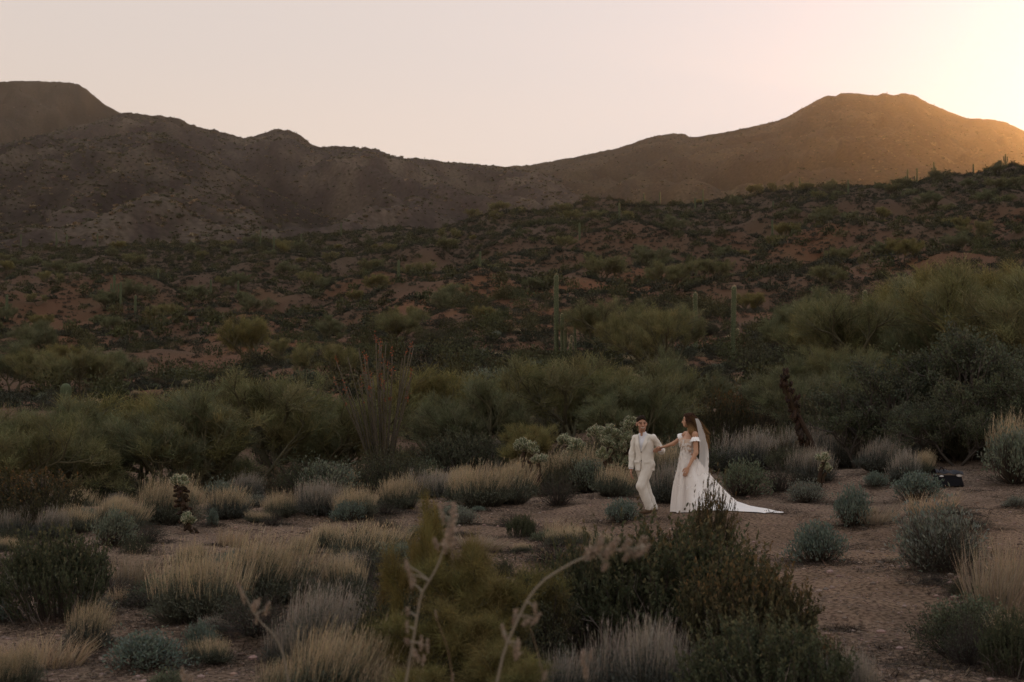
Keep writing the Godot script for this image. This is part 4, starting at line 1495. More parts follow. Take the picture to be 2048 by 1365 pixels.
func where_words(px: float, d: float) -> String:
	var s := "in the far left part"
	if px > 1800: s = "at the far right"
	elif px > 1560: s = "right of the bride"
	elif px > 1250: s = "above the couple"
	elif px > 1000: s = "around the tallest saguaro"
	elif px > 640: s = "behind the ocotillo"
	elif px > 300: s = "left of the ocotillo"
	return s

func auto(o: Node3D, phrase: String, px: float) -> void:
	autos.append([o, phrase, px])

func label_autos() -> void:
	var names := ["leftmost", "second from left", "third from left", "fourth from left", "fifth from left", "sixth from left", "seventh from left", "eighth from left", "ninth from left", "tenth from left",
		"eleventh from left", "twelfth from left", "thirteenth from left", "fourteenth from left", "fifteenth from left", "sixteenth from left", "seventeenth from left", "eighteenth from left", "nineteenth from left", "twentieth from left"]
	var by := {}
	for a in autos:
		if not by.has(a[1]): by[a[1]] = []
		by[a[1]].append(a)
	for k in by:
		var l: Array = by[k]
		l.sort_custom(func(a, b): return a[2] < b[2])
		for q in l.size():
			if l.size() == 1: l[q][0].set_meta("label", k)
			elif q < names.size(): l[q][0].set_meta("label", names[q] + " " + k)
			else: l[q][0].set_meta("label", "one far right " + k)
# ---------------------------------------------------------------- the scene
func _ready() -> void:
	for n in [[N1, 3, 0.35], [N2, 8, 0.012], [N3, 15, 0.05]]:
		n[0].seed = n[1]
		n[0].frequency = n[2]
		n[0].fractal_octaves = 4
	set_light()
	set_materials()
	set_terrain()
	FARBUSH = clump(3, 12, 0.9, 0.8)
	build_ground()
	build_mountains()
	set_plants()
	far_slopes()
	near_brush()
	cacti()
	trees()
	litter()
	ocotillo(spot(766, 40.0), "tall many-caned ocotillo with orange flowers at its tips, left of centre")
	var g := on_ground(1289, 1031)
	g = spot(1289, 26.0)
	build_groom(g)
	var b := spot(1377, 25.3)
	build_bride(b, g + Vector3(0.232, 1.185, 0.20) - b)
	bag(spot(1893, 28.6))
	weeds()
	label_autos()

func build_mountains() -> void:
	var V := func(a: Array) -> Array:
		var o := []
		for k in range(0, a.size(), 2): o.append(Vector2(a[k], a[k + 1]))
		return o
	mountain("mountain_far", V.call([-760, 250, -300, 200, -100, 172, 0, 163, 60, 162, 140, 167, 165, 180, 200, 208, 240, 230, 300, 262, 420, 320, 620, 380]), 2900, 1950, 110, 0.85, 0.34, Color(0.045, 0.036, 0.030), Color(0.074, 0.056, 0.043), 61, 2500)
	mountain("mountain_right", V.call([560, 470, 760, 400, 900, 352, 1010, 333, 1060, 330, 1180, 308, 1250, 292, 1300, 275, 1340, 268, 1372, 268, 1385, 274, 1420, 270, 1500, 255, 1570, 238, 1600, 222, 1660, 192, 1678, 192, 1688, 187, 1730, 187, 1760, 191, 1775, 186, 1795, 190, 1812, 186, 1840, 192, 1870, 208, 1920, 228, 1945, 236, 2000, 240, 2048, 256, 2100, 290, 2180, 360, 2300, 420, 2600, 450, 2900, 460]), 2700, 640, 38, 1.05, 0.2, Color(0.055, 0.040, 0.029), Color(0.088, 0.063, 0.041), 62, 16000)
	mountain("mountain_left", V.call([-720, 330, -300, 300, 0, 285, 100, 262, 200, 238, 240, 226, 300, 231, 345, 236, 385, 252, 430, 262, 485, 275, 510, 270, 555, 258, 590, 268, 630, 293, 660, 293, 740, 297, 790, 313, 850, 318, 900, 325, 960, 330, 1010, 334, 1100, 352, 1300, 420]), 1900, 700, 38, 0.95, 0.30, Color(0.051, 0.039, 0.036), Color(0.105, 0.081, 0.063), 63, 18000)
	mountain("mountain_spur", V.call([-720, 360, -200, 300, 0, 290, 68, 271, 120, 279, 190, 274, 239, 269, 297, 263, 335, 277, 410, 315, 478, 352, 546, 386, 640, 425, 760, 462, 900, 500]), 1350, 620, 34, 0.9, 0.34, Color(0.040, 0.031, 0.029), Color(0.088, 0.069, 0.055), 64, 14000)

# brush on the slopes: the nearest are things, the thousands beyond are one mass per kind
func far_slopes() -> void:
	var r := rng(5150)
	var kinds := [clump(11, 110, 0.24, 0.8), clump(12, 110, 0.24, 0.72), clump(13, 110, 0.24, 0.9), clump(14, 130, 0.22, 0.7), clump(15, 420, 0.11, 0.8), clump(16, 420, 0.11, 0.72), clump(17, 460, 0.11, 0.9), clump(18, 460, 0.10, 0.7)]
	var xf := [[], [], [], [], [], [], [], []]
	var cc := [[], [], [], [], [], [], [], []]
	var taken := {}
	var made := 0
	for k in 330000:
		var d := sqrt(lerpf(56.0 * 56.0, 640.0 * 640.0, r.randf()))
		var px := r.randf_range(-420, 2470)
		var s := spot(px, d)
		var open := N2.get_noise_2d(s.x * 2.8, s.z * 1.1) + N1.get_noise_2d(s.x * 0.3, s.z * 0.2) * 0.5
		if open > (0.10 if px < 700 and d < 400 else 0.30) and r.randf() < 0.88: continue
		if d > 520.0 and k % 2 == 0: continue
		var big := r.randf()
		var rad := r.randf_range(0.20, 0.42) if big < 0.35 else r.randf_range(0.36, 0.62) if big < 0.68 else r.randf_range(0.6, 1.0) if big < 0.93 else r.randf_range(1.1, 1.9)
		if d < 140.0 and made < 260 and px > 0 and px < 2048 and absf(px - 766.0) > 70.0 and rad > 0.4 and r.randf() < 0.5:
			made += 1
			var kk: String = ["dome", "creosote", "grass", "twig", "dome", "creosote", "rusty"][r.randi() % 7]
			var o := plant(kk, r.randi() % 4, s, rad, rad * r.randf_range(0.8, 1.1), r.randf() * TAU, "", "bushes scattered over the red slope")
			auto(o, {"dome": "low grey green bush", "creosote": "dark creosote bush", "grass": "straw topped bush", "twig": "dark twiggy bush", "rusty": "rust tinged shrub"}[kk] + " " + where_words(px, d) + (" at the slope foot" if d < 80 else " on the lower slope" if d < 115 else " higher on the slope"), px)
			continue
		var cell := Vector2i(int(floor(s.x / 1.0)), int(floor(s.z / 1.05)))
		if taken.has(cell): continue
		taken[cell] = true
		if rad > 0.6: taken[cell + Vector2i(1, 0)] = true
		if rad > 0.9: taken[cell + Vector2i(0, 1)] = true
		var t := 0 if rad < 0.6 and r.randf() < 0.6 else 1 if rad < 1.1 else 2 if r.randf() < 0.6 else 3
		var col := Color(0.040, 0.042, 0.028)
		if t == 0: col = Color(0.062, 0.058, 0.045) if r.randf() < 0.8 else Color(0.17, 0.135, 0.09)
		elif t == 1: col = Color(0.040, 0.041, 0.028)
		elif t == 2: col = Color(0.060, 0.060, 0.028)
		var tt := t
		if d < 190.0: t += 4
		xf[t].append(Transform3D(Basis(Vector3.UP, r.randf() * TAU).scaled(Vector3(rad, rad * r.randf_range(0.9, 1.25) * (1.25 if tt == 2 else 1.0), rad)), s - Vector3(0, 0.05, 0)))
		cc[t].append(vary(col, r, 0.3))
	var what := ["small grey bushes covering the far slopes", "dark green bushes covering the far slopes", "yellow green bushes spread over the far slopes", "broad dark bushes spread over the far slopes", "small grey bushes covering the nearer slopes", "dark green bushes covering the nearer slopes", "yellow green bushes spread over the nearer slopes", "broad dark bushes spread over the nearer slopes"]
	for t in 8: many("slope_brush", kinds[t], M.tinted, xf[t], cc[t], what[t], "brush")

func near_brush() -> void:
	var G1 := "straw topped grassy bushes in the foreground"
	put("jojoba", 2, 112, 1238, 232, 175, "large dark leafy shrub with bare grey twigs at the left edge")
	put("sage", 1, 168, 1232, 112, 58, "low pale sage bush in front of the large dark leafy shrub at left")
	put("grass", 3, 180, 1298, 115, 92, "small upright grassy bush on open sand below the pale sage, lower left")
	put("grass", 0, 405, 1243, 200, 148, "wide straw topped bush, left half of the big pair at lower left", G1)
	put("grass", 1, 540, 1212, 190, 138, "wide straw topped bush, right half of the big pair at lower left", G1)
	put("sage", 0, 405, 1306, 68, 66, "small round green bush alone on the sand at lower left")
	put("dome", 0, 226, 1092, 92, 76, "dense grey green dome left of the small cholla")
	put("grass", 0, 245, 1060, 115, 66, "straw topped bush behind the grey green dome at left", G1)
	put("grass", 1, 335, 1052, 108, 92, "tall straw topped bush just left of the small cholla", G1)
	put("grass", 3, 460, 1038, 122, 66, "broad rounded straw tipped bush just right of the small cholla", G1)
	put("grass", 0, 566, 1036, 78, 56, "straw topped bush between the rounded bush and the next grey one", G1)
	put("twig", 1, 545, 1054, 60, 40, "small dark twiggy bush on the bare sand crest right of the cholla")
	put("grassgrey", 0, 640, 1026, 112, 68, "grey grassy bush on the crest below the ocotillo's left side")
	put("dry", 0, 460, 1094, 74, 46, "pale patch of dry grass on sand below the rounded bush")
	put("rusty", 0, 66, 1062, 205, 116, "dark shrub with rusty leaf tips at the left edge by the crest")
	put("grassgrey", 1, 96, 1078, 80, 62, "grey grassy bush under the rusty shrub at far left")
	put("dome", 2, 108, 1072, 44, 28, "tiny pale bush under the rusty shrub at far left")
	put("dry", 1, 262, 1172, 96, 82, "brown wispy dry grass right of the large dark leafy shrub")
	put("twig", 0, 290, 1164, 70, 50, "small brown twig bush amid wispy grass at left")
	put("grassgrey", 0, 655, 1322, 200, 152, "large grey grassy bush at bottom left of centre")
	put("grass", 2, 696, 1196, 112, 92, "straw topped bush left of the yellow sapling", G1)
	put("grass", 1, 690, 1420, 230, 160, "tan grassy bush cut by the bottom edge left of centre", G1)
	put("grass", 2, 560, 1400, 130, 80, "low grassy bush at the bottom edge under the pale weed stalk", G1)
	put("grass", 1, 18, 1384, 110, 90, "tan grassy bush in the bottom left corner", G1)
	put("dome", 1, 330, 1384, 90, 50, "low green bush at the bottom edge, lower left")
	put("sage", 0, 424, 1052, 26, 36, "tiny pale sprouting plant right of the cholla foot")
	put("grass", 0, 720, 1038, 96, 68, "straw topped bush on the crest under the ocotillo", G1)
	put("grass", 1, 802, 1020, 90, 66, "taller straw topped bush on the crest right of the ocotillo base", G1)
	put("sage", 0, 700, 1042, 70, 42, "teal leaved low bush at the crest left of centre")
	put("grass", 1, 990, 1012, 160, 84, "big tan grass dome near the centre crest", G1)
	put("grass", 2, 925, 1000, 80, 60, "straw topped bush left of the big tan grass dome", G1)
	put("greyleaf", 0, 930, 958, 210, 96, "wide grey leaved shrub behind the centre grass dome")
	put("greyleaf", 1, 800, 966, 140, 82, "grey leaved shrub at the foot of the ocotillo")
	put("greyleaf", 0, 1020, 960, 90, 66, "small grey leaved shrub left of the crooked cholla")
	put("twig", 0, 1115, 1014, 84, 82, "dark twiggy bush left of the groom on bare sand")
	put("grass", 1, 1140, 990, 128, 86, "tan grassy bush below the two round chollas", G1)
	put("grass", 0, 1205, 972, 128, 78, "tan grassy bush directly left of the groom's jacket", G1)
	put("grass", 2, 1232, 994, 104, 66, "greyer straw bush at the groom's knees, left side", G1)
	put("grass", 1, 1075, 985, 110, 66, "straw topped bush under the crooked cholla", G1)
	put("grassgrey", 1, 1338, 1006, 116, 84, "dark grey bush between groom and bride")
	put("grass", 0, 1335, 958, 110, 74, "pale straw bush behind the joined hands", G1)
	put("grass", 2, 740, 1122, 190, 76, "long low straw bush above the yellow sapling's left side", G1)
	put("grass", 0, 662, 1098, 80, 56, "small straw bush left of the long low one", G1)
	put("twig", 0, 800, 1116, 76, 66, "dark twiggy bush left of the yellow sapling")
	for s in [[975, 10.6, 0.25, 0.29, "broad yellow green feathery sapling in the centre foreground"], [900, 11.2, 0.15, 0.36, "thin wispy yellow sapling rising left of the broad one"], [925, 9.8, 0.24, 0.22, "low yellow green sapling left in front of the broad one"], [965, 9.0, 0.22, 0.16, "lowest yellow green sapling behind the two pale weeds"]]:
		plant("sapling", int(s[0]), spot(s[0], s[1]), s[2], s[3], float(s[0]), s[4], "yellow green saplings in the centre foreground")
	put("creosote", 0, 900, 1360, 210, 190, "dark twiggy shrub under the yellow saplings")
	put("creosote", 1, 1080, 1340, 210, 210, "dark shrub between the yellow sapling and the evergreen shrubs")
	put("grassgrey", 1, 1130, 1420, 170, 120, "grey grassy bush at the bottom edge under the arching weed")
	put("grass", 0, 800, 1425, 190, 110, "tan grassy bush at the bottom edge under the tall pale weed")
	put("jojoba", 0, 760, 1345, 150, 130, "dark leafy shrub left of the tall pale weed")
	put("grassgrey", 0, 590, 1330, 110, 90, "small grey grassy bush left of the large grey one")
	put("grass", 2, 150, 1066, 90, 56, "straw bush between the rusty shrub and the grey green dome")
	put("grassgrey", 1, 20, 1080, 100, 60, "grey bush at the very left edge under the rusty shrub")
	put("grass", 3, 610, 1110, 70, 40, "flat straw tuft on the sand right of the dry grass patch")
	put("twig", 0, 770, 1060, 60, 34, "flat dark twigs on sand under the crest's teal bush")
	put("dry", 0, 1120, 1070, 90, 40, "sparse dry grass on the sand left of the groom's feet")
	put("sage", 1, 930, 1050, 60, 36, "low grey bush half hidden by the yellow sapling")
	put("creosote", 0, 800, 1310, 190, 150, "dark low shrub left under the yellow sapling")
	put("jojoba", 0, 1360, 1292, 430, 245, "large dark evergreen shrub in front of the bride")
	put("jojoba", 1, 1408, 1240, 110, 262, "slender upright evergreen shrub reaching before the dress hem")
	put("jojoba", 0, 1180, 1290, 250, 215, "dark evergreen shrub right of the yellow sapling")
	put("jojoba", 1, 1500, 1335, 290, 210, "reddish tipped evergreen shrub below the train")
	put("jojoba", 2, 1540, 1450, 350, 215, "evergreen shrub with grey twigs at the bottom right of centre")
	put("jojoba", 1, 1640, 1400, 150, 130, "small evergreen shrub with an orange tip at bottom right")
	put("creosote", 1, 1010, 1400, 230, 170, "dark shadowed shrub at the bottom edge in the centre")
	put("dome", 1, 1000, 1410, 120, 80, "low green bush at the bottom edge beneath the tall weed")
	put("sage", 0, 1246, 1044, 76, 48, "teal leaved low bush at the groom's feet")
	put("jojoba", 2, 1040, 1078, 64, 52, "small dark green shrub on sand right of the yellow sapling")
	put("greytwig", 0, 1400, 1392, 150, 140, "bare grey twigs at the bottom edge among evergreen shrubs")
	put("grassgrey", 0, 1290, 1410, 190, 170, "grey grassy bush at the bottom edge right of centre")
	put("greytwig", 0, 1250, 1380, 140, 120, "pale bare twigs beside the bottom grey grass")
	put("grassgrey", 0, 1710, 1420, 120, 120, "grey grass tuft at the bottom edge, right")
	put("dome", 1, 1484, 992, 116, 76, "dense green dome right behind the bride's train")
	put("twig", 0, 1560, 984, 88, 66, "dark twiggy bush right of the green dome")
	put("sage", 1, 1614, 1006, 86, 48, "low grey bush on the path right of the train")
	put("grassgrey", 0, 1628, 962, 90, 70, "thin grey grass behind the low grey bush right of the train")
	put("sage", 0, 1752, 974, 48, 32, "tiny round bush alone on the sand at right")
	put("grassgrey", 1, 1816, 968, 94, 68, "grey green bush left of the black bag")
	put("sage", 0, 1836, 1000, 94, 56, "leafy pale bush in front of the black bag")
	put("grass", 1, 1852, 950, 52, 46, "small tan grass tuft behind the black bag's left end")
	put("sage", 0, 1704, 1052, 78, 80, "upright pale green bush on sand right of the train end")
	put("dry", 1, 1752, 1050, 90, 46, "skirt of dry grass beside the upright pale green bush")
	put("sage", 0, 1640, 1124, 112, 82, "teal leaved bush below the train end")
	put("twig", 0, 1898, 1150, 130, 120, "dark twig base inside the large pale bush at right")
	put("sage", 1, 1886, 1142, 200, 136, "large pale sage bush with dark twigs at right foreground")
	put("dry", 0, 1862, 1030, 130, 52, "tan dry grass above the large pale sage bush")
	put("dry", 1, 2010, 1236, 200, 170, "tall wispy dry grass at the right edge")
	put("dry", 0, 2040, 1180, 130, 110, "upper dry grass clump at the right edge")
	put("jojoba", 2, 2036, 1352, 140, 130, "green leafy bush in the bottom right corner")
	put("twig", 1, 1936, 1334, 96, 112, "small dead dark plant at the bottom right")
	put("dome", 0, 2030, 968, 130, 116, "grey green bush at the right edge beyond the bag")
	put("grass", 1, 2044, 940, 130, 100, "tan grassy bush at the right edge behind the grey green one", G1)
	put("tuft", 0, 1690, 1262, 36, 34, "small orange brown tuft by the evergreen shrubs at right")
	put("grassgrey", 0, 1500, 946, 128, 86, "grey grass dome behind the bride's back", G1)
	put("grassgrey", 1, 1584, 938, 116, 82, "grey grass dome under the leaning dead cholla", G1)
	put("grassgrey", 0, 1692, 932, 134, 90, "pale grey grass bush right of the dead cholla", G1)
	put("grassgrey", 1, 1764, 944, 124, 64, "grey grass bush behind the tiny round bush at right", G1)
	put("grassgrey", 0, 1852, 922, 134, 66, "grey grass bush in the row under the big grey leaved shrubs", G1)
	put("grass", 0, 1950, 918, 120, 70, "tan grass bush in the row at right under the big shrubs", G1)
	put("rusty", 1, 1340, 918, 128, 116, "brown leaved shrub behind and between the couple's heads")
	put("rusty", 0, 1452, 920, 140, 138, "rusty shrub right behind the bride's veil")
	put("rusty", 1, 1540, 905, 130, 90, "brown shrub left of the leaning dead cholla")
	put("greyleaf", 1, 1650, 912, 190, 130, "grey leaved shrub around the foot of the dead cholla")
	# smaller brush between the large ones; the path, the couple and the open sand stay clear
	var r := rng(808)
	var clear := [Rect2(1215, 930, 400, 135), Rect2(1590, 1125, 270, 240), Rect2(1450, 1040, 260, 75), Rect2(0, 1245, 300, 75), Rect2(390, 1050, 330, 40), Rect2(1100, 1020, 110, 40), Rect2(1690, 1215, 220, 150), Rect2(1840, 925, 190, 75), Rect2(330, 1020, 120, 70), Rect2(1000, 1012, 60, 40)]
	var small := 0
	for k in 900:
		if small >= 125: break
		var px := r.randf_range(-20, 2060)
		var py := r.randf_range(985, 1340)
		var out_ := false
		for c in clear: out_ = out_ or c.has_point(Vector2(px, py))
		if out_ or (px > 1240 and px < 1620 and py > 1060): continue
		var s := on_ground(px, py)
		var rad := r.randf_range(0.14, 0.42)
		var near_ := false
		for f in FOOT: near_ = near_ or Vector2(f[0].x - s.x, f[0].z - s.z).length() < 0.62 * (f[1] + rad)
		if near_: continue
		small += 1
		var kk: String = ["grass", "twig", "grassgrey", "sage", "creosote", "grass", "dry", "dome", "twig"][r.randi() % 9]
		var o := plant(kk, r.randi() % 4, s, rad, rad * r.randf_range(0.7, 1.1), r.randf() * TAU, "", "small brush between the large foreground bushes")
		FOOT.append([s, rad])
		auto(o, {"dome": "small green dome bush", "creosote": "small dark shrub", "grass": "small straw topped bush", "twig": "small dark twiggy bush", "sage": "small pale sage bush", "grassgrey": "small grey grassy bush", "dry": "small dry grass clump"}[kk] + (" near the crest" if py < 1060 else " in the middle foreground" if py < 1180 else " low in the foreground") + (" at left" if px < 620 else " at centre" if px < 1240 else " at right"), px)
	# brush that fills the dip behind the crest
	for k in 150:
		var d := lerpf(30.5, 58.0, pow(r.randf(), 0.8))
		var px := r.randf_range(-60, 2110)
		var s := spot(px, d)
		var v := seen(s)
		if px > 1230 and px < 1440 and d < 31.5: continue
		var kk: String = ["grass", "dome", "greyleaf", "creosote", "twig", "grassgrey", "rusty", "creosote"][r.randi() % 8]
		if px > 1500 and d < 40 and kk == "dome": kk = "grassgrey"
		var rad := r.randf_range(0.45, 0.95) * (1.25 if kk in ["creosote", "greyleaf", "rusty"] else 0.9)
		var o := plant(kk, r.randi() % 4, s, rad, rad * r.randf_range(0.9, 1.25), r.randf() * 0.8, "", "brush in the dip behind the crest")
		auto(o, {"dome": "grey green dome bush", "creosote": "dark creosote bush", "grass": "straw topped bush", "twig": "dark twiggy bush", "rusty": "rust tinged shrub", "greyleaf": "grey leaved shrub", "grassgrey": "grey grassy bush"}[kk] + " " + where_words(px, d) + (" just over the crest" if d < 40 else " in the dip"), px)

func cacti() -> void:
	put_cholla(1, 384, 24.6, [[380, 946, 32, 34]], 0.105, 0.026, 60, "small cholla with dark shaggy trunk and pale crown on the sand, left")
	put_cholla(2, 396, 24.3, [[398, 1018, 32, 25]], 0.12, 0.026, 4, "low pale cholla clump at the foot of the small shaggy cholla")
	put_cholla(3, 1052, 33.0, [[1046, 878, 36, 34], [1064, 886, 34, 26]], 0.14, 0.032, 8, "crooked pale cholla, leftmost of the row left of the groom")
	put_cholla(4, 1080, 31.5, [[1078, 911, 24, 36]], 0.13, 0.030, 2, "small low cholla right under the crooked one")
	put_cholla(5, 1138, 33.0, [[1130, 869, 34, 32], [1152, 876, 40, 34], [1140, 900, 30, 40]], 0.12, 0.030, 12, "round two headed cholla in the middle of the row left of the groom")
	put_cholla(6, 1240, 31.0, [[1250, 858, 70, 66], [1222, 853, 40, 40], [1262, 836, 40, 44], [1214, 872, 30, 26], [1236, 905, 46, 62], [1208, 896, 36, 34]], 0.15, 0.033, 8, "largest pale cholla, directly behind the groom")
	put_cholla(7, 1196, 37.0, [[1192, 853, 34, 36], [1206, 862, 30, 28]], 0.14, 0.032, 4, "dim cholla set back left of the largest one")
	put_cholla(8, 1630, 28.6, [[1628, 904, 24, 26], [1634, 924, 26, 24]], 0.11, 0.027, 2, "small pale cholla in grey grass right of the bride's train")
	dead_cholla(spot(1642, 32.5), "dead brown cholla leaning left out of the grey shrubs").scale = Vector3(1.02, 1.5, 1.2)
	var near := "saguaros standing in the wash"
	saguaro(spot(1113, 118), height_for(1113, 550, 118) - spot(1113, 118).y, 0.19, [], "tallest straight saguaro, centre", near, true)
	saguaro(spot(1125, 117.5), height_for(1125, 628, 117.5) - spot(1125, 117.5).y, 0.165, [], "shorter saguaro touching the tallest one's right side", near, true)
	saguaro(spot(1131, 117), height_for(1131, 659, 117) - spot(1131, 117).y, 0.135, [], "third saguaro of the centre cluster, thin and low", near, true)
	saguaro(spot(1141, 116), height_for(1141, 686, 116) - spot(1141, 116).y, 0.11, [], "small saguaro at the right end of the centre cluster", near, true)
	saguaro(spot(1152, 122), height_for(1149, 638, 122) - spot(1152, 122).y, 0.115, [], "slightly leaning saguaro right of the centre cluster", near, true, Vector3(-0.12, 0, 0))
	saguaro(spot(1143, 123), height_for(1144, 672, 123) - spot(1143, 123).y, 0.1, [], "dim small saguaro behind the centre cluster", near, true)
	saguaro(spot(1466, 100), height_for(1470, 573, 100) - spot(1466, 100).y, 0.165, [[1.0, 0.1, 1.9, 0.34, 0.35]], "tall saguaro with one low arm, above the bride", near, true, Vector3(0.15, 0, 0))
	saguaro(spot(1392, 115), height_for(1392, 586, 115) - spot(1392, 115).y, 0.17, [], "saguaro top showing over green trees left of the armed saguaro", near, true)
	saguaro(spot(1733, 108), height_for(1733, 582, 108) - spot(1733, 108).y, 0.165, [], "saguaro top poking from the green trees at right", near, true)
	# saguaros far up the slopes: photo x, distance, height, arms
	var far := "small saguaros far up the slopes"
	var arms3 := [[1, 0.2, 2.2, 0.6, 1.6], [-1, 0.1, 2.5, 0.6, 1.4], [0.3, 1, 2.9, 0.5, 1.2]]
	for s in [[1875, 447, 6.0, 3, "branching saguaro on the right hill crest"], [1822, 446, 5.2, 0, "left tall saguaro of the crest row right of centre"], [1841, 445, 5.4, 0, "right tall saguaro of the crest row right of centre"], [1836, 447, 3.2, 0, "short saguaro between the crest row pair"],
		[1818, 444, 3.0, 0, "lowest saguaro at the left of the crest row"], [1604, 446, 5.0, 0, "lone saguaro on the hill crest above the bride"], [1409, 430, 5.6, 0, "tall thin saguaro just under the crest, above the groom"], [1393, 425, 4.6, 0, "saguaro left of the tall thin one under the crest"],
		[1322, 442, 4.5, 0, "single saguaro on the crest left of the thin pair"], [1550, 400, 5.0, 0, "saguaro on the hill face below the crest, right of centre"], [1548, 340, 5.2, 0, "saguaro halfway up the hill face above the bride"], [474, 340, 6.4, 0, "tall saguaro on the left slope"],
		[313, 350, 5.0, 0, "saguaro on the left slope, left of the tall one"], [419, 345, 5.2, 0, "saguaro between two others on the left slope"], [158, 380, 4.6, 0, "leftmost slope saguaro near red soil"], [225, 290, 6.0, 2, "two armed saguaro on the left slope"],
		[238, 288, 5.0, 0, "saguaro beside the two armed one on the left"], [268, 282, 4.0, 0, "short saguaro right of the two armed one"], [10, 260, 5.0, 0, "saguaro at the far left edge of the slope"], [518, 460, 6.0, 0, "saguaro high on the slope left of centre"],
		[545, 430, 5.4, 0, "saguaro under the high one left of centre"], [600, 470, 5.0, 0, "high saguaro by the skyline brush left of centre"], [128, 505, 6.0, 0, "skyline saguaro on the far left plain"], [107, 500, 6.5, 1, "armed skyline saguaro on the far left plain"],
		[36, 505, 5.0, 0, "skyline saguaro nearest the left edge"], [190, 505, 5.5, 0, "thin skyline saguaro left of the low rise"], [796, 250, 5.0, 0, "saguaro on the slope above the ocotillo"], [960, 300, 4.8, 0, "saguaro on the slope left of the tallest saguaro"],
		[1290, 445, 4.0, 0, "small crest saguaro left of centre right"], [1955, 449, 4.0, 0, "small crest saguaro near the right edge"], [2020, 449, 5.0, 2, "forked saguaro on the crest at the right edge"], [1160, 330, 4.0, 0, "saguaro on the hill face above the tallest one"],
		[680, 500, 5.0, 0, "saguaro in brush below the left mountain's foot"], [1702, 380, 4.6, 0, "saguaro on bare soil high on the right hill"], [1240, 360, 4.4, 0, "pale saguaro on the middle of the hill"]]:
		saguaro(spot(s[0], s[1]), s[2], 0.26, arms3.slice(0, s[3]), s[4], far, false)
	# a stout barrel cactus on the red bank at left
	var b := thing("barrel_cactus", spot(131, 74), "stout barrel cactus on the red bank at left", "cactus")
	var g := Geo.new()
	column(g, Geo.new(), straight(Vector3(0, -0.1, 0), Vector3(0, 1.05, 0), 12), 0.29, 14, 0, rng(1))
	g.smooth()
	part("body", g.mesh(), M.cactus, b)

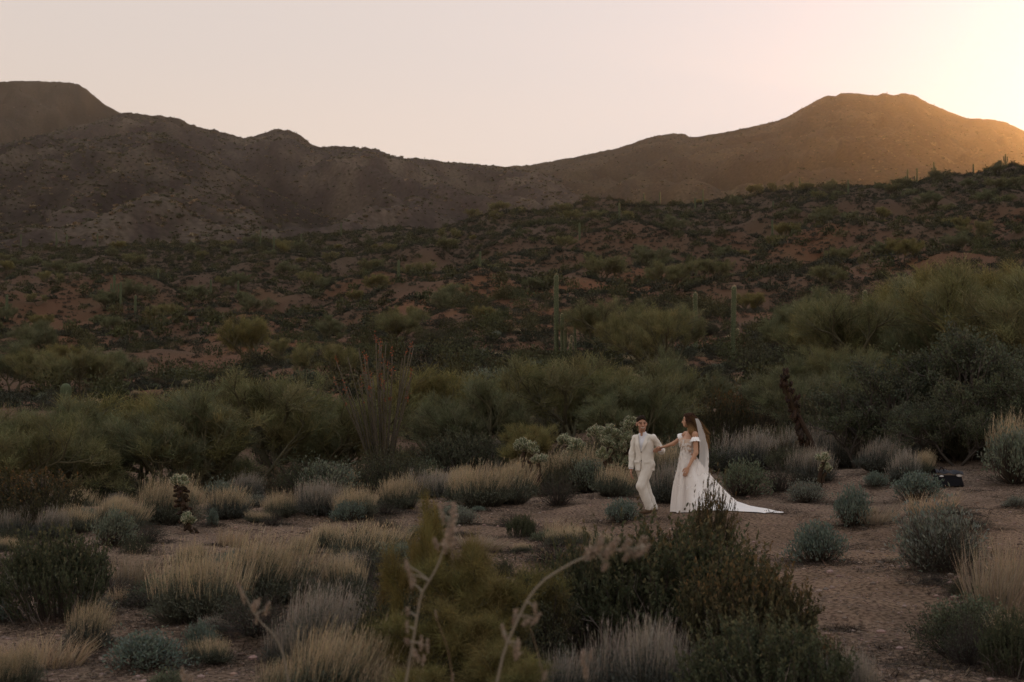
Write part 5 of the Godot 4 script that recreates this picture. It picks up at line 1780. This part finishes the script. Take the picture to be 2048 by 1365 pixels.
func trees() -> void:
	# photo x, distance, height, width factor, shape
	var wash := "palo verde trees along the wash"
	for s in [[30, 37, 3.0, 1.25, 0, "palo verde at the left edge behind the rusty shrub"], [135, 40, 3.5, 1.2, 1, "palo verde, second from the left edge"], [270, 42, 4.1, 1.3, 2, "broad palo verde left of the small cholla"], [370, 39, 3.3, 1.3, 3, "palo verde behind the small cholla"],
		[480, 41, 3.4, 1.35, 4, "dense palo verde between cholla and ocotillo"], [590, 43, 3.7, 1.3, 0, "palo verde left of the ocotillo"], [680, 44, 2.8, 1.2, 1, "low palo verde behind the ocotillo's left canes"], [870, 52, 4.0, 1.15, 2, "palo verde right of the ocotillo"],
		[960, 47, 3.3, 1.2, 3, "palo verde with a crooked bare branch, centre"], [1080, 50, 4.0, 1.25, 4, "palo verde below the tallest saguaro, left part"], [1180, 48, 3.9, 1.35, 0, "broad palo verde below the tallest saguaro"], [1270, 45, 3.0, 1.2, 1, "palo verde behind the groom's head"],
		[1060, 43, 2.2, 1.3, 2, "low dark palo verde behind the cholla row"], [1335, 57, 3.1, 0.9, 3, "palo verde between the couple and the armed saguaro"], [1310, 86, 4.6, 1.1, 4, "tall palo verde on the slope foot above the groom"], [1345, 98, 4.6, 1.0, 0, "palo verde around the half hidden saguaro"],
		[1590, 92, 4.4, 0.9, 1, "palo verde right of the armed saguaro"], [1640, 78, 4.6, 1.0, 2, "palo verde left of the right hand grove"], [1585, 55, 2.8, 0.9, 3, "palo verde behind the dead cholla, left"], [1715, 66, 5.0, 1.0, 4, "palo verde at the left of the right hand grove"],
		[1740, 62, 5.0, 1.2, 0, "palo verde in front of the poking saguaro"], [1820, 70, 6.6, 1.1, 2, "tall palo verde in the right hand grove"], [1890, 58, 5.6, 1.1, 1, "palo verde in the middle of the right hand grove"], [1960, 64, 7.0, 1.1, 2, "tallest palo verde of the right hand grove"],
		[2045, 56, 6.2, 1.15, 4, "palo verde at the right edge"], [1690, 48, 3.2, 1.25, 3, "low palo verde behind the grey leaved shrubs"], [1690, 55, 3.2, 1.0, 0, "dim palo verde behind the dead cholla"], [500, 138, 6.2, 1.0, 2, "lone round palo verde on the left slope"],
		[110, 92, 3.4, 1.3, 4, "palo verde on the red bank at far left"], [160, 88, 3.2, 1.2, 0, "second palo verde on the red bank at left"], [225, 100, 3.4, 1.3, 1, "dark palo verde right of the red bank"], [25, 105, 4.0, 1.3, 3, "palo verde at the far left above the wash"],
		[640, 95, 3.2, 1.2, 4, "palo verde left behind the ocotillo tips"], [2140, 52, 5.5, 1.2, 0, "palo verde beyond the right edge"], [-90, 40, 3.0, 1.2, 2, "palo verde beyond the left edge"]]:
		var b := spot(s[0], s[1])
		plant("palo", s[4], b, s[2] / 3.5 * s[3], s[2] / 3.5, float(s[0]), s[5], wash)
	for s in [[1715, 36, 2.0, 1.2, 1, "lowest grey leaved tree at the left end of the big right hand thicket"], [1790, 36, 2.5, 1.2, 0, "grey leaved tree, second from left in the right hand thicket"], [1870, 37, 3.1, 1.1, 1, "tall grey leaved tree in the middle of the right hand thicket"],
		[1940, 35, 3.0, 1.1, 0, "dark grey leaved tree right of the thicket's middle"], [2010, 36, 3.6, 1.1, 1, "tallest grey leaved tree near the right edge"], [1830, 33.5, 1.7, 1.3, 0, "low grey leaved tree at the front of the thicket"], [2045, 33, 2.5, 1.2, 1, "front grey leaved tree cut by the right edge"], [1915, 32.5, 1.6, 1.3, 1, "lowest front tree of the thicket above the grass row"]]:
		plant("greytree", s[4], spot(s[0], s[1]), s[2] / 3.5 * s[3], s[2] / 3.5, float(s[0]), s[5], "grey leaved trees of the right hand thicket")
	# palo verdes dotted over the slopes
	var r := rng(4242)
	for k in 150:
		var d := sqrt(lerpf(115.0 * 115.0, 470.0 * 470.0, r.randf()))
		var px := r.randf_range(-40, 2090)
		var h := r.randf_range(2.4, 5.0)
		var o := plant("palo", k, spot(px, d), h / 3.5 * 1.25, h / 3.5, r.randf() * TAU, "", "palo verdes dotted over the slopes")
		auto(o, "palo verde " + where_words(px, d) + (" low on the slope" if d < 200 else " midway up the slope" if d < 320 else " high on the slope"), px)

func litter() -> void:
	var r := rng(31)
	# gravel and twig litter on the bare sand
	var pg := Geo.new()
	pg.ball(Vector3.ZERO, Vector3(1, 0.65, 0.85), 3, 5, Color.WHITE)
	var xf := []
	var cc := []
	for k in 42000:
		var d := lerpf(7.0, 34.0, pow(r.randf(), 1.3))
		var s := spot(r.randf_range(-150, 2200), d)
		var q := r.randf_range(0.006, 0.018) * (1.0 if r.randf() < 0.955 else r.randf_range(1.8, 3.6))
		xf.append(Transform3D(Basis(Vector3.UP, r.randf() * TAU).scaled(Vector3(q, q, q)), s))
		cc.append(vary(Color(0.21, 0.15, 0.12) if r.randf() < 0.7 else Color(0.12, 0.085, 0.065), r, 0.3))
	many("gravel", pg.mesh(), M.tinted, xf, cc, "loose gravel scattered over the reddish sand", "gravel")
	var tg := Geo.new()
	for k in 16:
		var p := Vector3(r.randf_range(-1, 1), r.randf_range(0, 0.12), r.randf_range(-1, 1))
		var o := Vector3(r.randf_range(-1, 1), r.randf_range(-0.1, 0.35), r.randf_range(-1, 1)).normalized()
		tg.needle(p, p + o * r.randf_range(0.3, 0.9), perp(o, r), 0.06, Color.WHITE, Color.WHITE)
	xf = []
	cc = []
	for k in 14000:
		var d := lerpf(7.5, 36.0, pow(r.randf(), 1.1))
		var s := spot(r.randf_range(-150, 2200), d)
		if N1.get_noise_2d(s.x * 1.0, s.z * 1.0 + 90) < 0.06: continue
		var q := r.randf_range(0.06, 0.2)
		xf.append(Transform3D(Basis(Vector3.UP, r.randf() * TAU).scaled(Vector3(q, q * 0.7, q)), s))
		cc.append(vary(Color(0.055, 0.042, 0.034) if r.randf() < 0.75 else Color(0.13, 0.09, 0.06), r, 0.3))
	for f in FOOT:
		for k in int(50 + 150 * f[1]):
			var w := r.randf_range(0, TAU)
			var q: float = f[1] * r.randf_range(0.3, 1.45)
			var x: float = f[0].x + cos(w) * q
			var z: float = f[0].z + sin(w) * q
			var h := r.randf_range(0.05, 0.17)
			xf.append(Transform3D(Basis(Vector3.UP, r.randf() * TAU).scaled(Vector3(h, h * 0.6, h)), Vector3(x, ground_y(x, z), z)))
			cc.append(vary(Color(0.05, 0.038, 0.03) if r.randf() < 0.8 else Color(0.13, 0.10, 0.07), r, 0.3))
	many("twig_litter", tg.mesh(), M.tinted, xf, cc, "dark dead twigs and litter lying on the sand", "litter")
	# little dry tufts on the open sand
	for k in 64:
		var right := k % 2 == 0
		var px := r.randf_range(1560, 2040) if right else r.randf_range(20, 1240)
		var py := r.randf_range(1000, 1290) if right else r.randf_range(1060, 1340)
		var o := put("tuft", 0, px, py, r.randf_range(12, 30), r.randf_range(9, 24), "", "little dry tufts on the sand")
		auto(o, "dry brown tuft on sand " + ("below the bag" if px > 1780 else "right of the train" if right else "at lower left" if px < 420 else "left of the sapling" if px < 820 else "left of the groom") + (" near the crest" if py < 1110 else " further down"), px)

func weeds() -> void:
	var c := Color(0.26, 0.225, 0.175)
	stalk("tall pale weed stalk with fluffy tip, left of the foreground pair", [Vector2(800, 1420), Vector2(812, 1365), Vector2(828, 1272), Vector2(841, 1190), Vector2(869, 1146), Vector2(886, 1105), Vector2(898, 1040)], 4.7, 0.0062,
		[[905, 1052, 90, 22, 0.1], [893, 1085, 50, 18, 0.2], [884, 1030, 40, 14, -0.2], [873, 1090, 26, 12, -0.4], [819, 1150, 44, 14, -0.25], [825, 1168, 20, 14, 0.2], [812, 1130, 20, 9, 0], [815, 1225, 18, 10, 0], [814, 1255, 24, 10, 0], [816, 1285, 12, 14, -0.9], [842, 1288, 34, 10, 0.05], [855, 1294, 28, 10, 0], [832, 1312, 24, 13, -0.5], [846, 1322, 18, 10, 0.2]], c)
	stalk("arching pale weed stalk with fluffy drooping tip, right of the foreground pair", [Vector2(985, 1420), Vector2(994, 1365), Vector2(1009, 1300), Vector2(1033, 1245), Vector2(1060, 1190), Vector2(1094, 1156), Vector2(1128, 1136), Vector2(1159, 1119), Vector2(1200, 1104), Vector2(1285, 1096)], 4.5, 0.0066,
		[[1180, 1108, 24, 26, 1.0], [1200, 1090, 34, 20, 0.3], [1216, 1104, 30, 22, 0.5], [1228, 1090, 28, 18, 0.6], [1252, 1092, 26, 18, 0.8], [1256, 1112, 24, 16, 0.8], [1276, 1106, 26, 18, 0.8], [1284, 1088, 28, 18, 0.6], [1290, 1100, 24, 14, 0.9], [1210, 1135, 16, 12, 0.6], [1030, 1236, 32, 14, 0.1], [1053, 1245, 20, 14, 0.9], [1071, 1240, 26, 13, 0.7], [1070, 1218, 26, 10, 0], [1007, 1262, 26, 11, -0.2], [1034, 1304, 34, 17, 0.1], [1012, 1280, 18, 10, -0.3], [1036, 1288, 18, 9, 0.1]], c)
	stalk("pale weed stalk leaning left at lower left of centre", [Vector2(585, 1420), Vector2(577, 1365), Vector2(564, 1303), Vector2(547, 1269), Vector2(524, 1250), Vector2(506, 1225), Vector2(482, 1178)], 5.2, 0.0055,
		[[480, 1182, 36, 10, -0.3], [486, 1200, 24, 9, -0.2], [508, 1216, 24, 13, 0.2], [516, 1207, 18, 9, 0.2], [533, 1220, 24, 14, 0.3], [513, 1238, 22, 10, 0.1]], c * 0.9)
	stalk("thin brown weed stalk between the two pale stalks", [Vector2(912, 1420), Vector2(906, 1365), Vector2(896, 1300), Vector2(872, 1235)], 5.0, 0.0034, [[872, 1232, 20, 6, -0.2], [905, 1356, 16, 8, 0]], Color(0.17, 0.12, 0.08))
	stalk("thin weed stalk right of the arching pale stalk", [Vector2(1095, 1420), Vector2(1087, 1355), Vector2(1074, 1300), Vector2(1060, 1255)], 4.8, 0.0034, [[1090, 1352, 18, 10, 0.2]], Color(0.19, 0.145, 0.10))
	stalk("short pink tinged weed head at the bottom edge, centre right", [Vector2(1180, 1420), Vector2(1172, 1365), Vector2(1168, 1320)], 5.0, 0.003, [[1166, 1318, 30, 14, 0.1], [1182, 1310, 24, 10, 0.2], [1172, 1345, 24, 14, 0.0]], Color(0.19, 0.145, 0.10))
	stalk("weed head at the bottom left edge under the low bushes", [Vector2(370, 1420), Vector2(373, 1375), Vector2(372, 1350)], 5.0, 0.003, [[366, 1350, 24, 14, -0.3], [380, 1362, 22, 12, 0.3]], c * 0.9)
